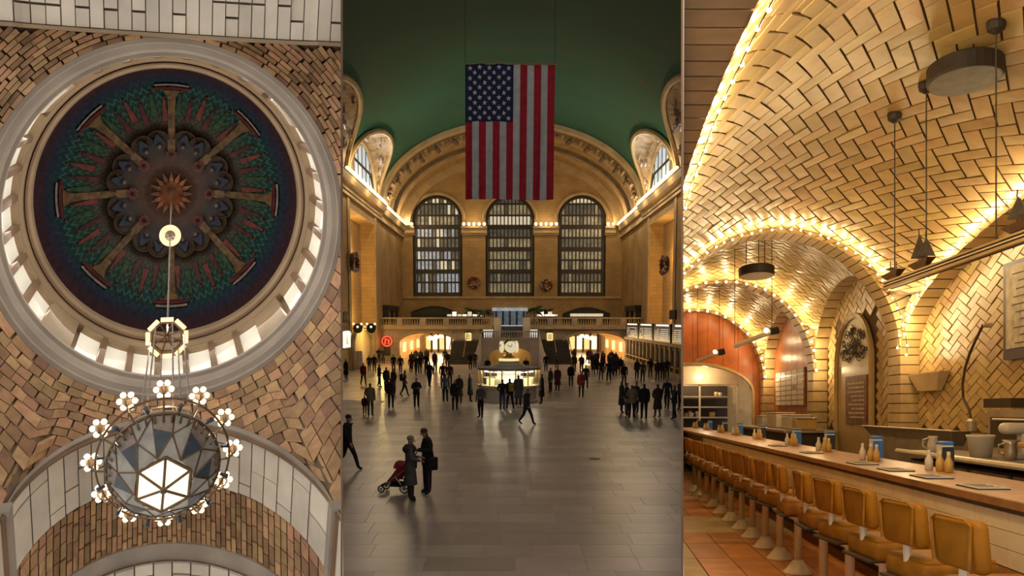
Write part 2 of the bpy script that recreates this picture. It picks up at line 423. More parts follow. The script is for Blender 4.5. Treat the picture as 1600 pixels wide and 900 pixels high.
def arch_band(name, label, top, b0, b1, npc, m, jm, hK=1.0, lim=.60, off=0):
    """soffit of an arch: voussoirs from b0 to b1"""
    sy = 1 if top else -1
    par = thing(name, (0, sy*b0, arch_t(0)), label, 'arch', T=LP, kind='structure')
    L_ = lim*S
    def f(u, v, h): a = -L_+2*L_*u; return (a, sy*(b0+(b1-b0)*v), arch_t(a, top)+(0 if top else drop(a/S)*(1-hK))-off-h)
    mb = MB(LP); mb.grid(lambda u, v: f(u, v, -.004), 60, 2); mb.build('joint_bed', jm, par, True, fix=False)
    for j in range(npc):
        cut = [0]+sorted(random.sample([.2, .35, .5, .62, .8], 2 if top else 1))+[1]
        for c0, c1 in zip(cut, cut[1:]):
            mb = MB(LP); e = .0025+random.random()*.003
            mb.slab(lambda u, v, h: f((j+.03+.92*u)/npc, c0+.012+(c1-c0-.024)*v, h), 2, 1, e); mb.build('voussoir', m, par, fix=False)
    return par
arch_band('arch_upper', 'pale stone arch soffit above the ring of the drum', True, ST, ST+.55, 30, 'lime_stone', 'stone_joint', lim=.95)
arch_band('arch_lower', 'pale stone arch soffit behind the big chandelier', False, S, S+.40, 24, 'lime_stone', 'stone_joint', lim=.695)
arch_band('arch_end', 'pale stone soffit beyond the brick barrel vault', False, S+.86, S+1.3, 14, 'lime_stone', 'stone_joint', hK=.9, off=.04, lim=.69)
def edge_mould(sy, b0, b1, top, m, hK=1.0, off=0, lim=.695, name='trim_arch', th=.012, label='grey stone moulding along the arch edge'):
    mb = MB(LP); L_ = lim*S
    mb.slab(lambda u, v, h: ((-L_+2*L_*u), sy*(b0+(b1-b0)*v), arch_t(-L_+2*L_*u, top)+(0 if top else drop((-L_+2*L_*u)/S)*(1-hK))-off-h+.004), 60, 1, th)
    return struct(mb.build(name, m, fix=False), label, 'moulding')
edge_mould(-1, S-.045, S, False, 'grey_stone', label='grey stone moulding edging the arch behind the chandelier')
edge_mould(-1, S-.03, S-.015, False, 'brown_stone', th=.018, label='thin brown fillet on the arch moulding behind the chandelier')
edge_mould(1, ST-.02, ST, True, 'tan_stone', lim=.95, label='tan stone moulding edging the arch above the drum')
edge_mould(-1, S+.74, S+.86, False, 'grey_stone', hK=.9, off=.03, label='wide grey stone band ending the brick barrel vault')
# brick barrel between the two lower arches
par = thing('vault_barrel', (0, -S-.5, .83), 'brown brick barrel vault between the two lower stone arches', 'brick vault', T=LP, kind='structure')
def barrel(u, v, h=0):
    a = (-.695+1.39*u)*S; hk = 1-.1*v; return (a, -(S+.40+.36*v), arch_t(a)+drop(a/S)*.1*v-.032*v-h)
mb = MB(LP); mb.grid(lambda u, v: barrel(u, v, -.004), 50, 4); mb.build('mortar_bed', 'brick_joint', par, True, fix=False)
for i in range(54):
    v0 = -random.random()*.2
    while v0 < 1:
        v1 = v0+random.uniform(.2, .3)
        if min(1, v1) > max(0, v0)+.04:
            mb = MB(LP); e = .003+random.random()*.004
            a0, a1 = max(0, v0), min(1, v1)-.02
            mb.hexa([barrel(u, v, h) for h in (-.003, e) for u, v in ((i/54, a0), ((i+.82)/54, a0), ((i+.82)/54, a1), (i/54, a1))]); mb.build('brick', 'brick_brown', par, fix=False)
        v0 = v1
# corner piers with sunk panels
for s, nm in ((-1, 'west'), (1, 'east')):
    par = thing('pier_'+nm, (s*.75, -S, .5), 'pale stone pier with a sunk moulded panel at the lower '+nm+' corner', 'pier', T=LP, kind='structure')
    a0 = AW-.005; tt = .60-.036*s*AW
    def blk(nm_, m_, a_, a1, b_, b1, t0, t1):
        mb = MB(LP); mb.hexa([(s*a, -b, t) for t in (t0, t1) for a, b in ((a_, b_), (a1, b_), (a1, b1), (a_, b1))]); mb.build(nm_, m_, par)
    blk('shaft', 'lime_stone', a0, 1.3, S-.02, S+1.0, tt, tt-.16)
    blk('capital', 'grey_stone', a0-.035, 1.3, S-.05, S+1.0, tt+.012, tt-.004)
    blk('necking', 'brown_stone', a0-.018, 1.3, S-.035, S+1.0, tt-.004, tt-.010)
    for k, d in enumerate((.05, .11)):
        blk('panel_mould', 'brown_stone', a0+d, a0+d+.014, S-.03, S, tt-.03-k*.02, tt-.16)
        blk('panel_mould', 'brown_stone', a0+d, 1.3, S-.03, S, tt-.03-k*.02, tt-.036-k*.02)
        blk('panel_mould', 'brown_stone', a0-.012, a0, S+d, S+d+.014, tt-.03-k*.02, tt-.16)
# chandelier, hung on the dome's axis; lengths in rim radii above the lantern
LH = 7.2; TL = .2784
def LC(p): return LP((-.037*min(1, (1.12-TL-p[2]/LH)/.8)+p[0], p[1], TL+p[2]/LH))
ch = thing('chandelier', (0, 0, 0), 'large round chandelier with lamp clusters and a lit hexagonal lantern', 'chandelier', T=LC)
mb = MB(LC); mb.tube((0, 0, 6.0), (0, 0, 1.34), .0045, 6); mb.build('suspension_rod', 'pale_tile', ch)
mb = MB(LC); mb.lathe([(.006, .12), (.03, .1), (.045, .06), (.012, 0), (.006, -.05)], (0, 0, 3.8), 16); mb.build('upper_canopy', 'bronze', ch)
mb = MB(LC); mb.path([(.05*cos(2*pi*j/24), .05*sin(2*pi*j/24), 3.78) for j in range(24)], .017, 6, True); mb.build('ring_lamp', 'tube_warm', ch)
mb = MB(LC); mb.path([(.062*cos(pi*j/4+.39), .062*sin(pi*j/4+.39), 1.35) for j in range(8)], .007, 6, True); mb.build('octagon_frame', 'bronze', ch)
for j in range(8):
    g0, g1 = pi*j/4+.39+.07, pi*(j+1)/4+.39-.07
    mb = MB(LC); mb.tube((.074*cos(g0), .074*sin(g0), 1.337), (.074*cos(g1), .074*sin(g1), 1.337), .0085, 6); mb.build('tube_lamp', 'tube_warm', ch)
    mb = MB(LC); mb.tube((0, 0, 1.36), (.065*cos(g0), .065*sin(g0), 1.345), .003, 4); mb.build('spoke', 'bronze', ch)
for j in range(6):
    g = pi*j/3+.2; mb = MB(LC); mb.tube((.062*cos(g), .062*sin(g), 1.34), (.075*cos(g), .075*sin(g), .2), .0028, 4); mb.build('hanger_rod', 'pale_tile', ch)
RB, HB = .138, .114
for rr, hh, m_, rad in ((RB, HB, 'bronze', .005), (RB*.97, HB+.03, 'grey_glass', .004), (.166, .15, 'bronze', .003), (.118, .22, 'bronze', .0035)):
    mb = MB(LC); mb.path([(rr*cos(2*pi*j/48), rr*sin(2*pi*j/48), hh) for j in range(48)], rad, 5, True); mb.build('rim_ring', m_, ch)
for j in range(24):
    g = 2*pi*j/24; mb = MB(LC); mb.tube((.118*cos(g), .118*sin(g), .22), (RB*cos(g), RB*sin(g), HB), .002, 4); mb.build('gallery_bar', 'bronze', ch)
# faceted bowl of pale glass and dark enamel between rim and lantern
def bowl(r, g, d=0): return (r*cos(g), r*sin(g), HB*((r-.072)/(RB-.072))**1.3-d)
for j in range(8):
    g0, g1, gm = 2*pi*j/8+.2, 2*pi*(j+1)/8+.2, 2*pi*(j+.5)/8+.2
    rm = .11
    mb = MB(LC)
    for tri in (((RB, g0), (RB, gm), (rm, gm)), ((RB, g0), (rm, gm), (.072, g0)), ((.072, g0), (rm, gm), (.072, g1))):
        mb.prism(tri, lambda r, g: bowl(r, g), lambda r, g: bowl(r, g, .004))
    mb.build('glass_facet', 'grey_glass', ch)
    mb = MB(LC); mb.prism(((RB, gm), (RB, g1), (.12, g1), (.112, gm)), lambda r, g: bowl(r, g), lambda r, g: bowl(r, g, .004)); mb.build('glass_facet', 'pale_tile', ch)
    mb = MB(LC); mb.prism(((.112, gm), (.12, g1), (.074, g1)), lambda r, g: bowl(r, g), lambda r, g: bowl(r, g, .0045)); mb.build('enamel_facet', 'blue_enamel', ch)
    mb = MB(LC)
    for a_, b_ in (((RB, g0), (rm, gm)), ((rm, gm), (.072, g1)), ((RB, gm), (rm, gm)), ((RB, g1), (.072, g1)), ((rm, gm), (.072, g0))):
        mb.tube(bowl(*a_, .005), bowl(*b_, .005), .0022, 4)
    mb.build('lead_strip', 'bronze', ch)
for j in range(40):
    g = 2*pi*j/40; mb = MB(LC); mb.tube((.140*cos(g), .140*sin(g), HB-.012), (.128*cos(g), .128*sin(g), HB-.03), .003, 4); mb.build('crenel', 'bronze', ch)
hx = [(.071*cos(pi*j/3+.45), .071*sin(pi*j/3+.45)) for j in range(6)]
for j in range(6):
    a_, b_ = hx[j], hx[(j+1) % 6]
    dz = lambda x, y: -.03*(1-math.hypot(x, y)/.071)
    mb = MB(LC); mb.prism([a_, b_, (0, 0)], lambda x, y: (x, y, .004+dz(x, y)), lambda x, y: (x, y, dz(x, y))); mb.build('lantern_pane', 'lantern_glass', ch)
    mb = MB(LC); mb.tube((*a_, -.002), (0, 0, -.033), .0036, 5); mb.tube((*a_, -.002), (*b_, -.002), .0044, 5); mb.build('lantern_bar', 'bronze', ch)
mb = MB(LC); mb.ball((0, 0, -.036), .009, 8, 6); mb.build('boss', 'bronze', ch)
for j in range(12):
    g = 2*pi*j/12+pi/2; cx_, cy_, hc = .178*cos(g), .178*sin(g), .18
    cl = thing('lamp_cluster', (cx_, cy_, hc), T=LC); cl.parent = ch; cl.location = WM[ch.name].inverted() @ LC((cx_, cy_, hc))
    mb = MB(LC); mb.path([(RB*cos(g), RB*sin(g), HB), (.165*cos(g), .165*sin(g), HB+.01), (cx_, cy_, hc-.02)], .0028, 5)
    mb.lathe([(.003, -.03), (.009, -.012), (.013, 0), (.003, .004)], (cx_, cy_, hc), 8); mb.build('cup', 'bronze', cl)
    for i in range(6):
        h = 2*pi*i/6
        mb = MB(LC); mb.ball((cx_+.0185*cos(h), cy_+.0185*sin(h), hc+.004), .0082, 8, 6); mb.build('bulb', 'bulb_warm', cl, True, fix=False)
    mb = MB(LC); mb.path([(.147*cos(g+.26), .147*sin(g+.26), HB), (.165*cos(g+.26), .165*sin(g+.26), HB-.01)], [.004, .007], 6); mb.build('finial', 'blue_enamel', ch)
    if j % 3 == 0: lamp('cluster_light', LC((cx_*1.2, cy_*1.2, hc+.05)), 50, (1, .78, .52), .3, ch)
lamp('octagon_light', LC((0, 0, 1.5)), 250, (1, .75, .5), .4, ch)
for th in range(8):   # daylight falling in through the clerestory
    g = th*pi/4+.1; area('clerestory_light', LP(pol(1.04, g, .92)), LP((0, 0, .86))-LP(pol(1.04, g, .92)), 2.6, 2.0, 120, (1, .93, .82), drum)

# ================================================================ MIDDLE: station concourse
ROOM = 'M'
EYE = 5.1
FRAME = Matrix.Translation(CAM) @ Matrix.Rotation(math.atan(140/F), 4, 'X') @ Matrix.Translation((0, 0, -EYE))
HM = FRAME.copy(); HI3 = HM.to_3x3().inverted()
def H(p): return HM @ Vector(p)
def hp(px, py, Y):      # picture point on the plane Y of the hall -> (X, z)
    d = HI3 @ ray(px, py); d *= Y/d.y; return d.x, d.z+EYE
def hf(px, py):         # picture point on the hall floor -> (X, Y)
    d = HI3 @ ray(px, py); d *= -EYE/d.z; return d.x, d.y
def hx_(px, py, X):     # picture point on a side wall plane X -> (Y, z)
    d = HI3 @ ray(px, py); d *= X/d.x; return d.y, d.z+EYE
def hmat(name, c, rough, bw, bh, mort, var=.15, c2=None):
    """coursed stone: brick joints in the wall's own plane"""
    m = mat(name, c, rough, var, .35, .1); nt = m.node_tree; N, L = nt.nodes, nt.links
    b = N['Principled BSDF']; src = b.inputs['Base Color'].links[0].from_socket
    tc = N.new('ShaderNodeTexCoord'); sp = N.new('ShaderNodeSeparateXYZ'); L.new(tc.outputs['Object'], sp.inputs[0])
    ad = N.new('ShaderNodeMath'); L.new(sp.outputs[0], ad.inputs[0]); L.new(sp.outputs[1], ad.inputs[1])
    cb = N.new('ShaderNodeCombineXYZ'); L.new(ad.outputs[0], cb.inputs[0]); L.new(sp.outputs[2], cb.inputs[1])
    br = N.new('ShaderNodeTexBrick'); L.new(cb.outputs[0], br.inputs['Vector']); br.inputs['Scale'].default_value = 1
    br.inputs['Brick Width'].default_value = bw; br.inputs['Row Height'].default_value = bh; br.inputs['Mortar Size'].default_value = mort
    br.inputs['Color1'].default_value = (1, 1, 1, 1); br.inputs['Color2'].default_value = (.86, .86, .86, 1); br.inputs['Mortar'].default_value = (.7, .66, .6, 1)
    mx = N.new('ShaderNodeMix'); mx.data_type = 'RGBA'; mx.blend_type = 'MULTIPLY'; mx.inputs[0].default_value = 1
    L.new(src, mx.inputs[6]); L.new(br.outputs['Color'], mx.inputs[7]); L.new(mx.outputs[2], b.inputs['Base Color'])
hmat('hall_stone', (.45, .30, .13), .7, 1.3, .45, .02)
hmat('hall_marble', (.42, .37, .30), .5, 2.0, .7, .04)
mat('hall_trim', (.47, .35, .19), .6, .15, .8, .15)
mat('hall_dark_trim', (.16, .115, .065), .6, .2, .8, .15)
mat('floor_marble', (.47, .375, .315), .33, .12, .6, isl=.18, hue=.02, spec=.5)
mat('floor_joint', (.40, .32, .265), .5, .1, 2)
mat('ceiling_green', (.015, .105, .068), .8, .12, .09)
mat('stucco', (.46, .37, .27), .8, .35, 1.2, .9, bs=3)
mat('window_iron', (.035, .028, .02), .5, .1, 2)
mat('pane_day', (.5, .56, .6), .3, .6, 1.6, emit=.30, ec=(.62, .70, .80))
mat('pane_amber', (.5, .45, .3), .3, .6, 1.1, emit=.20, ec=(.72, .62, .36))
mat('pane_dim', (.2, .2, .16), .3, .5, 1.2, emit=.07, ec=(.55, .52, .40))
mat('pane_bright', (.8, .75, .6), .3, .3, 2, emit=.55, ec=(.9, .80, .56))
mat('sky_pane', (.6, .75, .85), .3, .1, .4, emit=.5, ec=(.50, .70, .88))
mat('hall_bulb', (1, .86, .6), .4, 0, 3, emit=1.7, ec=(1, .78, .45))
mat('marble_pale', (.72, .65, .56), .4, .12, .7)
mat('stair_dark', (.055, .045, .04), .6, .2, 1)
mat('stair_blue', (.09, .10, .13), .5, .2, 1)
mat('black_paint', (.012, .011, .010), .5, .2, 3)
mat('dark_bronze', (.06, .045, .03), .45, .2, 3, metal=.4)
mat('brass', (.62, .42, .12), .3, .2, 4, metal=.8)
mat('glow_yellow', (.9, .75, .35), .4, .25, 3, emit=.9, ec=(1, .76, .30))
mat('glow_white', (.95, .93, .85), .4, .1, 3, emit=1.0, ec=(1, .95, .82))
mat('glow_red', (.9, .1, .04), .4, .1, 3, emit=.8, ec=(1, .16, .06))
mat('glow_blue', (.3, .45, .6), .4, .3, 2, emit=.07, ec=(.40, .60, .85))
mat('passage_wall', (.62, .42, .18), .6, .15, .6)
mat('plant_green', (.03, .06, .02), .6, .3, 3)
mat('flag_red', (.62, .02, .045), .75, .12, 2); mat('flag_white', (.82, .81, .83), .75, .08, 2); mat('flag_blue', (.018, .028, .11), .75, .12, 2)
mat('board_black', (.014, .013, .012), .35, .1, 3)
mat('wreath_red', (.3, .03, .03), .5, .4, 6); mat('wreath_green', (.06, .05, .03), .6, .4, 6); mat('wreath_white', (.62, .45, .42), .5, .2, 6)
mat('glass_clear', (.5, .5, .45), .1, 0, 3)

HW, YB, YD = 16.5, 105.0, 127.7       # half-width, balcony front, end wall
ZC = hp(632, 354, YD)[1]              # lamp cornice height
RISE = hp(800, 187, YB)[1]-ZC
def barrel_z(X): return ZC + RISE*sqrt(max(0, 1-(X/HW)**2))
# ---- floor of marble slabs laid in courses
fl = thing('floor', (0, 60, 0), 'polished tan marble concourse floor laid in staggered slabs', 'floor', T=H, kind='structure')
mb = MB(H); mb.bx(-20, 20, 13, 150, -.3, -.012); mb.build('bedding', 'floor_joint', fl, fix=False)
tiles = []
y = 14.5
while y < 108:
    dy = 1.02; x = -17-random.random()
    while x < 17:
        dx = random.choice((.95, 1.1, 1.5, 1.9))
        if abs(x+dx/2)-dx/2 < KP*(y+dy)*1.02+.2: tiles.append((x, x+dx, y, y+dy))
        x += dx
    y += dy
rest = MB(H); nt_ = 0
for (x0, x1, y0, y1) in tiles:
    q = MB(H) if nt_ < 300 else rest
    q.bx(x0+.006, x1-.006, y0+.006, y1-.006, -.03, random.uniform(-.002, .0))
    if nt_ < 300 and q.build('slab', 'floor_marble', fl, fix=False): nt_ += 1
tag(rest.build('slab_field', 'floor_marble', fl, fix=False), kind='stuff')
# ---- walls
def arch_wall(name, m, par, x0, x1, z0, z1, ya, yb, ops, n=16, swap=False):
    """wall between x0..x1, z0..z1 with arched openings (xa, xb, spring, top)"""
    P = (lambda x, z, y: (x, y, z)) if not swap else (lambda x, z, y: (y, x, z))
    out = []
    def pr(pts):
        mb = MB(H); mb.prism(pts, lambda x, z: P(x, z, ya), lambda x, z: P(x, z, yb)); out.append(mb.build(name, m, par))
    x = x0
    for xa, xb, zs, zt in sorted(ops):
        if xa > x: pr([(x, z0), (xa, z0), (xa, z1), (x, z1)])
        c, r = (xa+xb)/2, (xb-xa)/2
        pr([(xa, z1), (xa, zs)]+[(c-r*cos(pi*k/n), zs+(zt-zs)*sin(pi*k/n)) for k in range(1, n)]+[(xb, zs), (xb, z1)])
        x = xb
    if x < x1: pr([(x, z0), (x1, z0), (x1, z1), (x, z1)])
    return out
for s, nm in ((-1, 'west'), (1, 'east')):
    W = thing('wall_'+nm, (s*HW, 100, 0), 'tall coursed tan stone side wall of the concourse, '+nm+' side', 'wall', T=H, kind='structure')
    def wb(n_, m_, x0, x1, y0, y1, z0, z1):
        mb = MB(H); mb.bx(s*x0, s*x1, y0, y1, z0, z1); return mb.build(n_, m_, W)
    wb('bay', 'hall_stone', HW, HW+2.5, 60, 86, 0, ZC); wb('bay', 'hall_stone', HW, HW+2.5, 101, 106, 0, ZC); wb('bay', 'hall_stone', HW+.12, HW+2.5, 106, YD, 0, ZC)
    wb('recess_back', 'hall_stone', HW+1.6, HW+2.5, 86, 101, 0, ZC-2.6); wb('recess_head', 'hall_stone', HW, HW+2.5, 86, 101, ZC-2.6, ZC)
    wb('recess_sill', 'hall_trim', HW-.1, HW+2.4, 85.6, 101.4, ZC-2.75, ZC-2.6)
    wb('string_course', 'hall_trim', HW-.25, HW+.1, 60, YD, ZC-1.7, ZC-1.4)
    for y0 in (84.6, 101.2): wb('pilaster_edge', 'hall_trim', HW-.12, HW, y0, y0+1.2, 0, ZC-1.7)
    # lamp cornice
    Cn = thing('trim_cornice_'+nm, (s*HW, 100, ZC-1), 'gilded stone cornice carrying the lamp row, '+nm+' wall', 'cornice', T=H, kind='structure')
    prof = [(0, -1.4), (-.35, -1.3), (-.45, -.8), (-.75, -.7), (-.95, -.1), (-1.05, 0), (0, 0)]
    for y0, y1, d in ((60, 105.4, 0), (105.4, YD, .35)):
        mb = MB(H); mb.prism(prof, lambda a, b: (s*(HW+a+d), y0, ZC+b), lambda a, b: (s*(HW+a+d), y1, ZC+b)); mb.build('moulding', 'hall_trim', Cn)
    Lr = thing('lamp_row_'+nm, (s*(HW-1), 100, ZC), 'row of bare bulbs along the '+nm+' wall cornice', 'lamp row', T=H)
    bulb0 = None
    yy = 80.6
    while yy < YD-.6:
        d = 0 if yy < 105 else .35
        mb = MB(H); mb.ball((s*(HW-.95+d), yy, ZC+.24), .25, 6, 4); mb.build('bulb', 'hall_bulb', Lr, True, fix=False)
        yy += .92
    for yy in (84, 92, 100, 109, 119): lamp('cornice_light', H((s*(HW-1.9), yy, ZC+.6)), 420, (1, .70, .36), .4, Lr)
    # recess glow comes from lamps standing behind the recess ledge
    lamp('recess_light', H((s*(HW+.6), 93, 12.0)), 1100, (1, .56, .17), .3, Lr)
    lamp('recess_light', H((s*(HW+.6), 93, 5.0)), 800, (1, .58, .18), .3, Lr)
    # clerestory lunettes cut into the vault
    for k, yc in enumerate((93.5, 74.0)):
        nmx = 'window_%s_%d' % (nm, k+1)
        Wn = thing(nmx, (s*HW, yc, ZC), 'arched clerestory window with carved stone hood, %s side, %s' % (nm, ('by the great arch', 'by the partition')[k]), 'window', T=H, kind='structure')
        def rimp(a, v, h=0):   # a: angle 0..pi along the arch; v 0 at the window, 1 on the vault
            wy, wz = yc-7.3*cos(a), ZC+.3+5.0*sin(a); gX = HW-2.95*sin(a)**1.2; gy = yc-9.3*cos(a)-.6*sin(a)
            p0 = Vector((HW-.02, wy, wz)); p1 = Vector((gX, gy, max(barrel_z(gX)+.02, ZC+.2)))
            p = p0.lerp(p1, v); return (s*(p.x-.35*h), p.y, p.z-.2*h+.0)
        mb = MB(H); mb.grid(lambda u, v: rimp(pi*u, v, .3), 28, 5); mb.build('hood', 'stucco', Wn, True)
        mb = MB(H); mb.path([rimp(pi*u/28, 1, .6) for u in range(29)], .28, 6); mb.build('hood_edge', 'hall_trim', Wn)
        mb = MB(H); mb.path([rimp(pi*u/28, 0, .6) for u in range(29)], .25, 6); mb.build('window_surround', 'hall_trim', Wn)
        for j in range(16):      # relief scrollwork on the hood
            a = pi*(.06+.88*random.random()); v = random.uniform(.25, .8); p = rimp(a, v, .5)
            mb = MB(H); mb.path([(p[0]+s*-.1, p[1]+.7*cos(g)*(1-g/9), p[2]+.7*sin(g)*(1-g/9)) for g in [i*.8 for i in range(8)]], .13, 5); mb.build('scroll', 'stucco', Wn)
        for j in range(6):
            a0, a1 = -7.2+14.4*j/6, -7.2+14.4*(j+1)/6
            for z0, z1 in ((.3, 2.6), (2.7, 5.3)):
                def zt(a): return ZC+.3+5.0*sqrt(max(0, 1-(a/7.3)**2))
                t0, t1 = min(ZC+z1, zt(a0)), min(ZC+z1, zt(a1))
                if max(t0, t1) <= ZC+z0+.05: continue
                mb = MB(H); mb.prism([(a0+.12, ZC+z0), (a1-.12, ZC+z0), (a1-.12, max(t1, ZC+z0)), (a0+.12, max(t0, ZC+z0))], lambda a, z: (s*(HW-.05), yc+a, z), lambda a, z: (s*(HW+.05), yc+a, z)); mb.build('pane', 'sky_pane', Wn)
        mb = MB(H); mb.bx(s*(HW-.1), s*(HW+.1), yc-7.2, yc+7.2, ZC+2.58, ZC+2.9); mb.build('transom', 'window_iron', Wn)
        for j in range(7):
            mb = MB(H); a = -7.2+14.4*j/6; mb.bx(s*(HW-.1), s*(HW+.1), yc+a-.12, yc+a+.12, ZC+.2, ZC+.35+5*sqrt(max(0, 1-(a/7.3)**2))); mb.build('mullion', 'window_iron', Wn)
        mb = MB(H); mb.bx(s*(HW+.1), s*(HW+.3), yc-9.5, yc+9.5, ZC, ZC+6.5); mb.build('backing', 'window_iron', Wn)
        area('window_daylight', H((s*(HW-.4), yc, ZC+2.5)), HM.to_3x3() @ Vector((-s, 0, -.35)), 12, 4, 900, (.75, .87, 1), Wn)
# ---- green vault
V = thing('ceiling', (0, 60, ZC), 'dark green barrel vaulted ceiling with faint gold constellation figures', 'ceiling', T=H, kind='structure')
mb = MB(H); NU, NV = 64, 150
def vault_pt(i, j): return (-HW*cos(pi*i/NU), 30+(YB-30)*j/NV, ZC+RISE*sin(pi*i/NU))
def in_lunette(X, y):
    for yc in (93.5, 74.0, 54.5, 35.0):
        c_ = (yc-y)/9.3
        if abs(c_) < 1 and abs(X) > HW-2.95*(1-c_*c_)**.6: return True
    return False
I = [[mb.pt(vault_pt(i, j)) for i in range(NU+1)] for j in range(NV+1)]
for j in range(NV):
    for i in range(NU):
        p = vault_pt(i+.5, j+.5)
        if not in_lunette(p[0], p[1]): mb.face((I[j][i], I[j][i+1], I[j+1][i+1], I[j+1][i]))
mb.build('vault', 'ceiling_green', V, True, fix=False)
def gild(m):      # faint worn gold figures painted on the green
    N, L = m.node_tree.nodes, m.node_tree.links; b = N['Principled BSDF']; src = b.inputs['Base Color'].links[0].from_socket
    tc = N.new('ShaderNodeTexCoord'); nz = N.new('ShaderNodeTexNoise'); nz.inputs['Scale'].default_value = .22; nz.inputs['Detail'].default_value = 5; nz.inputs['Distortion'].default_value = 1.5
    L.new(tc.outputs['Object'], nz.inputs['Vector'])
    r = N.new('ShaderNodeMapRange'); r.inputs['From Min'].default_value = .60; r.inputs['From Max'].default_value = .70; r.inputs['To Max'].default_value = .4; L.new(nz.outputs['Fac'], r.inputs[0])
    mx = N.new('ShaderNodeMix'); mx.data_type = 'RGBA'; L.new(r.outputs[0], mx.inputs[0]); L.new(src, mx.inputs[6]); mx.inputs[7].default_value = (.12, .085, .04, 1); L.new(mx.outputs[2], b.inputs['Base Color'])
gild(MATS['ceiling_green'])
# ---- great arch in front of the end wall
A = thing('arch_great', (0, YB, ZC), 'great tan stone arch with carved bands framing the end windows', 'arch', T=H, kind='structure')
def soff(a, y, d=0): return (-(HW-d)*cos(a), y, ZC+(RISE-d)*sin(a))
mb = MB(H); mb.grid(lambda u, v: soff(pi*u, YB+(YD-YB)*v, .05), 48, 6); mb.build('soffit', 'hall_stone', A, True)
for y0, y1, d, m_ in ((YB-.3, YB+1.2, .5, 'hall_trim'), (YB+2.2, YB+2.8, .35, 'hall_dark_trim'), (YB+6.4, YB+7.0, .35, 'hall_trim'), (YB+12.2, YB+12.9, .45, 'hall_dark_trim'), (YB+15, YB+16, .4, 'hall_trim'), (YD-1.2, YD, 1.2, 'hall_trim')):
    mb = MB(H); mb.slab(lambda u, v, h: soff(pi*u, y0+(y1-y0)*v, .05+h), 48, 1, d); mb.build('band', m_, A)
for j in range(19):
    a = pi*(j+.5)/19; c = soff(a, YB+4.6, .25)
    R_ = MB(H)
    for k in range(8):
        g = k*pi/4; R_.ball((c[0]+.75*cos(g)*sin(a)*-1, c[1]+.75*sin(g), c[2]+.75*cos(g)*cos(a)*-1*(-1 if a < 0 else 1)*-1), .3, 6, 4)
    R_.ball(c, .42, 8, 5); R_.build('rosette', 'hall_dark_trim', A)
    mb = MB(H); a2 = pi*j/19; p0, p1 = soff(a2, YB+3.2, .25), soff(a2, YB+6.0, .25); mb.tube(p0, p1, .2, 5); mb.build('divider', 'hall_trim', A)
